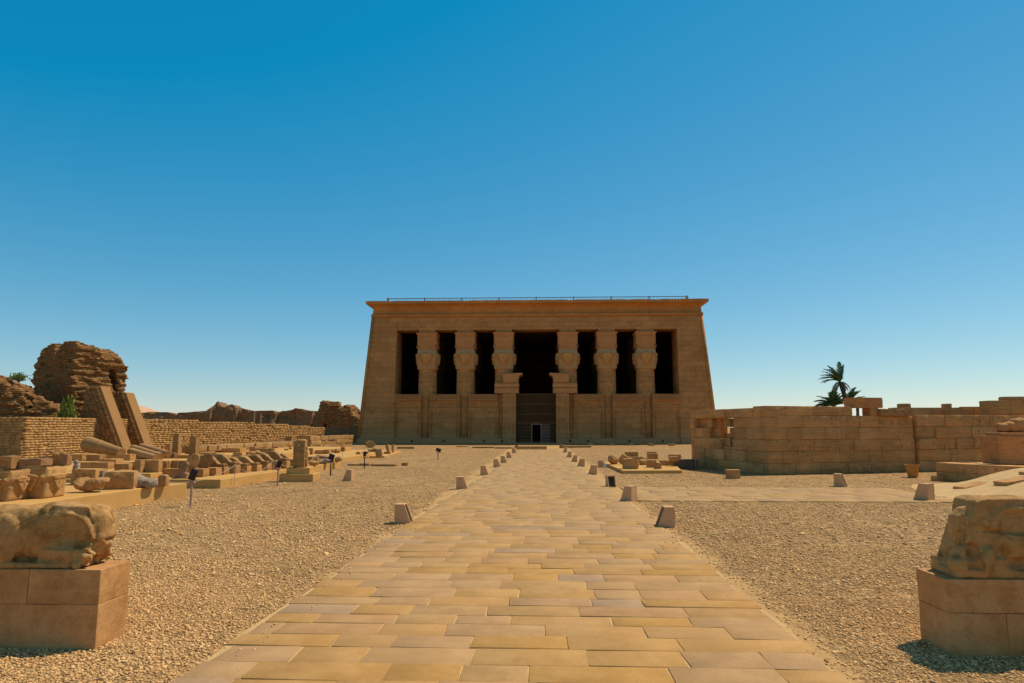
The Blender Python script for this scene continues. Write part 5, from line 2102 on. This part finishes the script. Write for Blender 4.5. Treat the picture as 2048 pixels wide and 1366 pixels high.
# fragments behind the lion row
for (kind, px, py, w_, h_, z, lab, kw) in (
    ('block', 448, 921, 18, 11, S3, 'brown block behind the third small lion', {}),
    ('block', 474, 918, 24, 13, S3, 'grey brown block with slanting sides behind the fifth small lion', {'taper': 0.3}),
    ('rubble', 505, 914, 34, 8, S3, 'low heap of rubble behind the far small lions', {}),
    ('block', 461, 905, 40, 9, 0.5, 'long rough course of stones below the brick wall', {'amp': 0.12}),
    ('block', 504, 905, 12, 12, 0.5, 'small upright fragment against the low course', {}),
    ('block', 522, 910, 26, 13, S3, 'large squared block behind the far end of the lion row', {'rnd_': 0.04}),
    ('drum', 541, 910, 11, 13, S3, 'small round drum right of the large squared block', {}),
    ('block', 555, 909, 20, 8, 0.25, 'flat block right of the small round drum', {}),
    ('block', 572, 907, 8, 5, 0.25, 'lower of two little stacked stones left of the stela', {}),
    ('block', 572, 902, 8, 5, 0.45, 'upper of two little stacked stones left of the stela', {}),
    ('block', 580, 906, 6, 11, 0.25, 'thin upright stone just left of the standing stela', {}),
    ('rubble', 574, 932, 44, 10, S2, 'low rubble heap between the lions and the standing stela', {}),
    ('block', 621, 909, 8, 13, 0.25, 'upright block just right of the standing stela', {}),
    ('block', 636, 908, 20, 8, 0.25, 'square dark block on the third platform, left part', {}),
    ('block', 652, 908, 12, 9, 0.25, 'upright slab on the third platform, middle part', {}),
    ('rubble', 671, 906, 20, 8, 0.25, 'pale broken stones on the third platform, right part', {}),
    ('block', 685, 903, 8, 9, 0.25, 'dark round topped stone at the far right end of the platform', {'rnd_': 0.3}),
    ('block', 620, 921, 9, 8, S2, 'orange brown cube behind the stela plinth', {}),
    ('block', 631, 921, 9, 8, S2, 'small reddish block right of the orange cube', {}),
    ('rubble', 645, 928, 26, 9, S2, 'pale grey broken slabs at the front of the platform end', {'mat': 'grey'}),
    ('rubble', 628, 931, 24, 8, S2, 'mixed rubble beside the standing stela', {}),
    ('block', 645, 920, 30, 7, S2, 'flat dark slab lying below the lamp post', {'mat': 'redstone', 'tilt': R(8)}),
    ('rubble', 677, 925, 20, 10, S2, 'striped curved fragment at the right end of the second platform', {}),
    ('block', 658, 925, 14, 7, S2, 'small grey stone under the lamp post', {'mat': 'grey'}),
):
    put(kind, px, py, w_, h_, z, lab, 'column drum' if kind == 'drum' else 'stone block', 'column_drum' if kind == 'drum' else 'stone_block', DG if kind == 'drum' else FG, dep=None, **kw)

# coursed stack of reused blocks in front of the brick wall end
st = empty('stone_wall', (-20.3, 57.8, 0), 0)
tag(st, 'stepped stack of pale reused blocks left of the temple', 'wall')
o = ashlar('long_courses', 12.5, [0.40, 0.40, 0.38], 1.0, 61, st, length=1.5, jit=0.05, pal=[(0.40, 0.275, 0.15), (0.44, 0.305, 0.175), (0.37, 0.25, 0.13), (0.42, 0.285, 0.16)])
o.rotation_euler = (0, 0, PI / 2 - 0.02)
o.location = (0.55, 0.0, 0)
for i, (px, py, w_, h_) in enumerate(((570, 889, 36, 8), (580, 880.5, 13, 8), (610, 880.5, 28, 9), (604, 889, 30, 8))):
    p = A(px, py, 57.6)
    k = 57.6 / F
    m = MB()
    rock(m, w_ * k, 0.9, h_ * k * 1.02, 200 + i, 0.04, 0.03, 1.5)
    m.build('end_block', M['frag'], st, loc=(p.x + 20.3, -0.2 + 0.05 * i, p.z))
m = MB()
for i in range(1):
    m.box(-20.6, -19.4, 37.5, 52.0, 0, 0.02)
tr = empty('stone_wall', (-19.0, 37.5, 0), 0)
tag(tr, 'low terrace wall of rough stones along the foot of the brick wall', 'wall')
o = ashlar('rough_courses', 15.5, [0.30, 0.30, 0.34], 0.9, 62, tr, length=0.8, jit=0.05, pal=[(0.40, 0.275, 0.15), (0.44, 0.305, 0.175), (0.37, 0.25, 0.13), (0.42, 0.285, 0.16)])
o.rotation_euler = (0, 0, PI / 2 - 0.03)

# standing stela with figures on a stepped base
sx_ = G(590, 964)
stl_ = empty('standing_stela', (sx_.x, 25.3, 0), R(4))
tag(stl_, 'tall carved stela with a standing figure on a two step base', 'stela')
k = 25.0 / F
m = MB()
m.box(-34 * k, 33 * k, -0.42, 0.62, 0, 0.28)
m.build('lower_step', M['slabstone'], stl_, bev=0.015)
m = MB()
m.box(-22 * k, 24 * k, -0.30, 0.45, 0.282, 0.50)
m.build('upper_step', M['slabstone'], stl_, bev=0.012)
mb = MB()
mb.box(-0.23, 0.20, -0.16, 0.2, 0.5, 1.50)
mb.sell((-0.02, -0.17, 1.28), (0.07, 0.06, 0.10), 0.9)
mb.sell((-0.02, -0.17, 1.05), (0.13, 0.07, 0.15), 0.85)
mb.sell((-0.02, -0.17, 0.78), (0.10, 0.06, 0.20), 0.85)
mb.sell((0.22, 0.02, 1.22), (0.05, 0.07, 0.09), 0.9)
mb.sell((0.22, 0.02, 1.0), (0.05, 0.11, 0.16), 0.85)
mb.sell((0.22, -0.03, 0.72), (0.05, 0.05, 0.20), 0.85)
mb.sell((0.22, 0.09, 0.72), (0.05, 0.05, 0.20), 0.85)
mb.sell((0.0, 0.0, 1.50), (0.2, 0.15, 0.05), 0.7)
me = remesh(mb, 0.016, lambda c, n_: nz(c.x, c.y, c.z, 7, 5) * 0.012 + nz(c.x, c.y, c.z, 20, 5) * 0.006 - (0.012 if abs(c.z - 0.74) < 0.012 and c.y < 0 else 0), 1)
link('carved_shaft', me, M['frag'], stl_)

# ================================================================== floodlights, rope
def floodlight(px, py, ytop, label, rz=0.0, mat='palepost', sc=1.0, box=True):
    p = G(px, py)
    h = (py - ytop) * p.y / F
    root = empty('floodlight', p, rz)
    tag(root, label, 'floodlight', 'floodlights on posts')
    m = MB()
    m.tube([(0, 0, 0), (0, 0, h * 0.62)], 0.026, 8)
    m.box(-0.07, 0.07, -0.05, 0.05, 0, 0.012)
    m.build('post', M[mat], root)
    m = MB()
    m.box(-0.10 * sc, 0.10 * sc, -0.06, 0.06, h * 0.60, h * 0.65)
    m.build('bracket', M[mat], root, bev=0.006)
    m = MB()
    m.M = Matrix.Translation((0.02, 0, h * 0.82)) @ Matrix.Rotation(R(18), 4, 'Y')
    m.box(-0.11 * sc, 0.11 * sc, -0.05, 0.05, -h * 0.135, h * 0.135)
    for q in range(5):
        m.box(-0.10 * sc + q * 0.045 * sc, -0.08 * sc + q * 0.045 * sc, 0.05, 0.075, -h * 0.12, h * 0.12)
    lh = m.build('lamp_head', M['black'], root, bev=0.006)
    m = MB()
    m.M = Matrix.Translation((0.02, 0, h * 0.82)) @ Matrix.Rotation(R(18), 4, 'Y')
    m.box(-0.09 * sc, 0.09 * sc, -0.056, -0.049, -h * 0.11, h * 0.11)
    m.build('lens', M['glass'], lh)
    return root


floodlight(381, 1013, 937, 'black floodlight on a pinkish post, nearest and tallest at the left platforms', R(15), sc=0.72)
floodlight(555, 972, 920, 'black floodlight on a post left of the standing stela', R(10), sc=0.66)
floodlight(661, 950, 907, 'dark floodlight on a thin post right of the standing stela', R(-20), 'black')
floodlight(728.5, 937, 902, 'thin dark floodlight post before the small centre platform', 0, 'black', 0.6)
floodlight(876, 919, 896, 'black boxed floodlight alone on the open gravel left of the walk', R(-5), 'black', 1.4)

rp = [(272, 1007), (468, 973), (545, 958), (632, 943), (684, 934)]
rlab = ['thin rope post before the grey granite torso', 'thin rope post beside the third small lion', 'thin rope post left of the stela base', 'thin rope post right of the stela base', 'farthest thin rope post by the end of the platform']
tops = []
for (px, py), lab in zip(rp, rlab):
    p = G(px, py)
    m = MB()
    m.tube([(0, 0, 0), (0, 0, 0.72)], 0.012, 6)
    m.lathe([(0.02, 0.70), (0.022, 0.73), (0.005, 0.75)], 8)
    tag(m.build('rope_post', M['rope'], loc=p), lab, 'post', 'rope posts along the platforms')
    tops.append(Vector((p.x, p.y, 0.70)))
m = MB()
tops = [Vector((tops[0].x - 0.55, tops[0].y - 1.3, 0.44))] + tops
for a, b in zip(tops[:-1], tops[1:]):
    pts = []
    for i in range(15):
        k = i / 14
        c = a.lerp(b, k)
        c.z -= 0.34 * 4 * k * (1 - k)
        pts.append(c)
    m.tube(pts, 0.008, 5)
tag(m.build('rope', M['rope']), 'thin pale sagging rope strung along the edge of the left platforms', 'rope')

# ================================================================== right platform with fragments
RG = 'fragments on the right platform'
pr = [G(1246, 947.6), G(1364, 947), G(1346, 930), G(1222, 926), G(1207, 930)]
slab('stone_platform', [(p.x, p.y) for p in pr], -0.03, 0.14, 'low polygonal platform right of the walk heaped with broken blocks')
for (kind, px, py, w_, h_, z, lab, kw) in (
    ('block', 1262, 938, 29, 20, 0.14, 'big rounded brown block at the front of the right platform', {'rnd_': 0.32, 'amp': 0.14, 'n': 12}),
    ('rubble', 1226, 929, 26, 16, 0.14, 'jagged boulder at the left end of the right platform', {}),
    ('block', 1242, 928, 16, 18, 0.14, 'tilted pale block leaning between boulder and big block', {'tilt': R(32), 'taper': 0.3}),
    ('block', 1264, 918, 24, 14, 0.14, 'ribbed square block at the back of the right platform', {'amp': 0.1, 'n': 12}),
    ('block', 1268, 919, 30, 5, 0.14, 'flat slab lying under the ribbed block', {'amp': 0.1}),
    ('rubble', 1283, 922, 22, 9, 0.14, 'rounded low boulder right of the ribbed block', {}),
    ('rubble', 1288, 930, 26, 11, 0.14, 'ochre broken chunk in the middle of the right platform', {}),
    ('block', 1304, 935, 18, 15, 0.14, 'upright worn chunk right of the ochre piece', {'rnd_': 0.3, 'amp': 0.1}),
    ('drum', 1317, 938, 15, 12, 0.14, 'small round drum at the right front of the platform', {}),
    ('block', 1340, 931, 34, 10, 0.14, 'long low beam at the right end of the platform', {'amp': 0.08}),
):
    put(kind, px, py, w_, h_, z, lab, 'column drum' if kind == 'drum' else 'stone block', 'column_drum' if kind == 'drum' else 'stone_block', RG, **kw)
put('block', 1305, 918, 18, 14, 0, 'lower thick drum of the taller stack behind the right platform', 'column drum', 'column_drum', 'stacked drums', rnd_=0.15, amp=0.04)
put('block', 1306, 918, 20, 11, 0.42, 'upper drum with overhanging rim on the taller stack', 'column drum', 'column_drum', 'stacked drums', rnd_=0.15, amp=0.06)
put('block', 1351, 922, 22, 13, 0, 'lower drum of the stack beside the dark box', 'column drum', 'column_drum', 'stacked drums', rnd_=0.12, amp=0.04)
put('block', 1349, 922, 18, 9, 0.39, 'upper ragged drum of the stack beside the dark box', 'column drum', 'column_drum', 'stacked drums', rnd_=0.2, amp=0.1)
p = G(1373, 938)
bx_ = empty('equipment_box', p, R(-4))
tag(bx_, 'long dark brown box on the ground before the gateway end', 'box')
m = MB()
m.box(-0.52, 0.52, -0.2, 0.25, 0.05, 0.42)
m.build('body', M['darkwood'], bx_, bev=0.01)
m = MB()
m.box(-0.55, 0.55, -0.23, 0.28, 0.424, 0.455)
m.build('lid', M['darkwood'], bx_, bev=0.008)
m = MB()
m.tube([(0.40, -0.3, 0), (0.40, -0.3, 0.5)], 0.015, 6)
m.build('stake', M['palepost'], bx_)
p = G(1201, 935)
m = MB()
rock(m, 0.26, 0.1, 0.34, 3, 0.05, 0.03)
tag(m.build('stone_plaque', M['bollard'], loc=p, rotz=R(20)), 'small upright grey stone plaque left of the right platform', 'plaque')
p = G(1205, 935)
m = MB()
m.box(-0.06, 0.06, -0.03, 0.03, 0, 0.20)
tag(m.build('plastic_marker', M['white'], loc=(p.x + 0.12, p.y - 0.1, 0), rotz=R(25), bev=0.005), 'white plastic marker leaning beside the small grey plaque', 'marker')

# ================================================================== small centre-left platform
CG_ = 'fragments on the small centre platform'
pr = [G(703, 915.5), G(769, 915.5), G(803, 905), G(738, 905)]
slab('stone_platform', [(p.x, p.y) for p in pr], -0.03, 0.11, 'small low platform on the open gravel left of the walk')
p = G(716, 913, 0.11)
m = MB()
k = p.y / F
arch = []
for i in range(9):
    a = PI * i / 8
    arch.append((5 * k * math.cos(a), 5 * k + 4.6 * k * math.sin(a)))
poly = [(5 * k, 0)] + arch + [(-5 * k, 0), (-2 * k, 0), (-2 * k, 4.6 * k), (0, 6.2 * k), (2 * k, 4.6 * k), (2 * k, 0)]
m.prism(poly, 0, 0.5, 'y')
tag(m.build('arched_block', M['frag'], loc=p), 'round topped block with a dark arched niche on the small platform', 'carved block', CG_)
for (kind, px, py, w_, h_, z, lab, kw) in (
    ('block', 730, 912, 13, 9, 0.11, 'round worn block right of the arched block', {'rnd_': 0.3}),
    ('rubble', 745, 908, 20, 10, 0.11, 'stack of rough stones in the middle of the small platform', {}),
    ('block', 749, 902, 9, 5, 0.45, 'small stone on top of the rough stack', {'rnd_': 0.25}),
    ('block', 758, 913, 13, 14, 0.11, 'upright leaning chunk at the front corner of the small platform', {'rnd_': 0.2, 'tilt': R(-10)}),
    ('block', 777, 907, 6, 18, 0.11, 'thin stone post bent to the left at the platform back', {'tilt': R(-14)}),
    ('block', 785, 905, 5, 16, 0.11, 'thin straight stone post at the platform back corner', {}),
    ('block', 774, 908, 12, 5, 0.11, 'low pale block at the foot of the thin posts', {}),
):
    put(kind, px, py, w_, h_, z, lab, 'stone block', 'stone_block', CG_, **kw)
p = G(741, 895.5)
m = MB()
k = p.y / F
o8 = [(9 * k * 1.08 * math.cos(PI / 8 + PI / 4 * i), 6.6 * k + 6.6 * k * 1.08 * math.sin(PI / 8 + PI / 4 * i)) for i in range(8)]
m.prism(o8, 0, 0.7, 'y')
tag(m.build('octagonal_block', M['frag'], loc=p, rotz=R(20), bev=0.03), 'eight sided block standing behind the small platform', 'stone block')

KG = 'low kerb stones on the gravel'
for i, (x0, x1, py, h_, lab) in enumerate((
    (698, 721, 931, 3, 'thin kerb stone at the left end of the broken line'),
    (721, 741, 931, 4, 'kerb stone with raised back in the broken line'),
    (743, 794, 932, 3.4, 'longest kerb stone of the broken line on the gravel'),
    (795, 829, 897.5, 3.6, 'dark stone beam lying before the temple on the left'),
    (913, 936, 894, 1.6, 'thin pale kerb stone before the temple, left of the walk'),
    (945, 988, 896, 2.2, 'long kerb stone before the temple left of the walk'),
    (990, 1030, 897, 2.2, 'long kerb stone ending at the left edge of the walk'),
    (1035, 1093, 896, 3.0, 'upper stone sill across the end of the walk'),
    (1033, 1093, 899, 2.4, 'lower stone sill across the end of the walk'),
    (1125, 1152, 895.5, 3.4, 'kerb stone at the right edge of the walk end'),
    (1152, 1182, 895, 3.0, 'kerb stone right of the walk end, second from it'))):
    p = G((x0 + x1) / 2, py)
    k = p.y / F
    m = MB()
    rock(m, (x1 - x0) * k, 0.55, h_ * k * 1.15, 300 + i, 0.04, 0.05, 0.8)
    tag(m.build('kerb_stone', M['frag'], loc=p, rotz=rnd.uniform(-0.03, 0.03)), lab, 'kerb stone', KG)
for i, (px, py, w_, h_, lab) in enumerate((
    (809, 931.5, 12, 6, 'lone rounded stone right of the broken kerb line'),
    (1033, 896.5, 7, 6, 'small stone cube at the left end of the walk sill'),
    (1123, 896.5, 8, 7, 'small stone cube at the right edge of the walk end'),
    (1181.5, 891, 9, 3, 'pale low block by the temple foot, nearest to its door'),
    (1223, 891, 9, 3, 'pale low block by the temple foot, second from its door'),
    (1264, 891, 9, 3, 'pale low block by the temple foot, third from its door'),
    (1303, 891.5, 11, 4.5, 'pale low block by the temple foot, fourth from its door'),
    (1344, 891.5, 11, 4.5, 'pale low block by the temple foot, farthest from its door'))):
    put('block', px, py, w_, h_, 0, lab, 'stone block', 'stone_block', 'small blocks near the temple', rnd_=0.1)

# ================================================================== palms and shrubs
def frond(m, base, d, length, droop, rr, wid=0.55, nl=26):
    """one feather leaf: arc of leaflets"""
    p = Vector(base)
    d = Vector(d).normalized()
    pts = [p.copy()]
    st_ = length / nl
    for i in range(nl):
        d = (d + Vector((0, 0, -droop / nl))).normalized()
        p = p + d * st_
        pts.append(p.copy())
    m.tube(pts, [0.035 * (1 - i / (nl + 1)) + 0.006 for i in range(nl + 1)], 4)
    for i in range(2, nl + 1):
        t = (pts[i] - pts[i - 1]).normalized()
        side = t.cross(Vector((0, 0, 1)))
        if side.length < 0.05:
            side = Vector((1, 0, 0))
        side.normalize()
        up = side.cross(t)
        k = i / nl
        ll_ = wid * math.sin(PI * min(1, 0.18 + 0.78 * k)) ** 0.7
        for s in (-1, 1):
            dr = (side * s * 0.8 + t * 0.75 + up * 0.25 + Vector((rr.uniform(-.12, .12), rr.uniform(-.12, .12), rr.uniform(-.25, .05)))).normalized()
            a = pts[i]
            tip = a + dr * ll_ * rr.uniform(0.8, 1.1)
            wv = t * 0.035
            mid = a.lerp(tip, 0.5) + up * 0.03
            m.add([tuple(a - wv), tuple(mid - wv * 1.3), tuple(tip), tuple(mid + wv * 1.3), tuple(a + wv)], [(0, 1, 2, 3, 4)])


def palm(px, pyb, Y, label, lean, fr, dead, seed, trunk_r=0.22):
    c = A(px, pyb, Y)
    rr = random.Random(seed)
    root = empty('palm_tree', (c.x - lean[0], Y - lean[1], 0))
    tag(root, label, 'palm tree', 'palms behind the gateway')
    H_ = c.z
    pts = [(lean[0] * k ** 1.6, lean[1] * k ** 1.6, H_ * k) for k in [i / 12 for i in range(13)]]
    m = MB()
    m.tube(pts, [trunk_r * (1.15 - 0.25 * i / 12) * (1 + 0.12 * (i % 2)) for i in range(13)], 10)
    m.build('trunk', M['trunk'], root)
    top = Vector(pts[-1])
    m = MB()
    for (az, el, L, dr) in fr:
        az += rr.uniform(-8, 8)
        d = (math.cos(R(az)) * math.cos(R(el)), math.sin(R(az)) * math.cos(R(el)), math.sin(R(el)))
        frond(m, top, d, L * rr.uniform(0.9, 1.1), dr, rr)
    m.build('crown', M['palm'], root)
    if dead:
        m = MB()
        for (az, el, L, dr) in dead:
            d = (math.cos(R(az)) * math.cos(R(el)), math.sin(R(az)) * math.cos(R(el)), math.sin(R(el)))
            frond(m, top, d, L, dr, rr, 0.4, 16)
        m.build('dry_fronds', M['deadpalm'], root)
    return root


palm(1681, 764, 70, 'tall leaning palm with fronds swept to the left by wind', (-0.9, 0.2),
     [(170, 48, 2.0, 1.1), (178, 40, 2.2, 1.2), (165, 32, 2.0, 1.2), (190, 52, 2.0, 1.2), (200, 58, 1.9, 1.0), (150, 54, 2.0, 0.9), (185, 28, 1.9, 1.1), (140, 66, 2.0, 0.7), (70, 84, 1.9, 0.3), (15, 76, 1.7, 0.2), (172, 60, 2.2, 1.0), (160, 44, 2.2, 1.3), (210, 44, 1.9, 1.2), (182, 66, 2.1, 0.9)],
     [(190, -10, 1.5, 1.6), (200, -30, 1.8, 1.8), (340, 0, 1.2, 1.8), (350, -25, 1.1, 1.5), (170, -45, 2.0, 1.2), (30, -20, 1.1, 1.7), (200, 10, 1.3, 2.2), (185, -60, 1.9, 0.6)], 3)
palm(1668, 812, 69, 'low bushy palm at the foot of the tall one', (0.1, 0),
     [(180 + rnd.uniform(-40, 40), rnd.uniform(8, 60), 1.8, 1.0) for _ in range(17)] + [(rnd.uniform(-40, 40), rnd.uniform(25, 65), 1.5, 0.9) for _ in range(9)] + [(rnd.uniform(0, 360), rnd.uniform(30, 80), 1.5, 0.8) for _ in range(10)], None, 5)
palm(1715, 812, 72, 'small palm tuft peeping over the lintel block', (0.1, 0),
     [(rnd.uniform(0, 360), rnd.uniform(20, 70), 1.3, 1.3) for _ in range(12)], None, 6, 0.15)
palm(1698, 808, 68, 'short palm with upright fronds left of the lintel block', (0.1, 0),
     [(rnd.uniform(-60, 60), rnd.uniform(40, 75), 1.6, 0.7) for _ in range(9)], None, 7, 0.16)


def shrub(loc, w_, h_, nl, label, seed, ls=0.10, up=0.6):
    rr = random.Random(seed)
    root = empty('shrub', loc)
    tag(root, label, 'shrub', 'green shrubs')
    st_ = MB()
    m = MB()
    for b in range(max(6, nl // 30)):
        az, sp = rr.uniform(0, 2 * PI), rr.uniform(0.1, 1.0)
        tip = Vector((math.cos(az) * sp * w_ / 2, math.sin(az) * sp * w_ / 2, h_ * rr.uniform(0.55, 1.0) * (1 - 0.4 * sp)))
        st_.tube([(0, 0, 0), tuple(tip * 0.5 + Vector((0, 0, 0.1 * h_))), tuple(tip)], [0.02 * h_, 0.014 * h_, 0.005 * h_], 4)
        for q in range(30):
            k = rr.uniform(0.25, 1.05)
            c = tip * k + Vector((rr.gauss(0, 0.07) * w_, rr.gauss(0, 0.07) * w_, rr.gauss(0.02, 0.05) * h_))
            d = Vector((rr.gauss(0, 0.6), rr.gauss(0, 0.6), rr.uniform(0, 1) + up)).normalized()
            s = d.cross(Vector((rr.gauss(0, 1), rr.gauss(0, 1), rr.gauss(0, 1)))).normalized()
            l_ = ls * rr.uniform(0.6, 1.4)
            m.add([tuple(c), tuple(c + d * l_ * 0.5 + s * l_ * 0.16), tuple(c + d * l_), tuple(c + d * l_ * 0.5 - s * l_ * 0.16)], [(0, 1, 2, 3)])
    st_.build('stems', M['trunk'], root)
    m.build('foliage', M['leaf'], root)


c = A(38, 761, 47.5)
shrub((c.x, c.y, c.z - 0.15), 1.5, 0.75, 700, 'feathery green shrub on the top of the low brick heap', 3, 0.16)
c = A(147, 842, 47.8)
shrub((c.x + 0.1, 47.0, 1.5), 1.5, 2.5, 1400, 'bright green bush between the brick heap and the buttress', 4, 0.34, 1.8)
p = G(489, 967)
shrub(p, 0.22, 0.12, 200, 'tiny green weed on the gravel below the small lions', 5, 0.05)
c = A(192, 703, 52)
shrub((c.x, c.y - 0.2, c.z - 0.1), 0.8, 0.35, 300, 'small tuft of green high on the tall brick ruin', 6, 0.12)
c = A(283, 826, 120)
shrub((c.x, 120, 0), 3.0, 4.4, 600, 'green bush far off beyond the long brick wall', 7, 0.5)
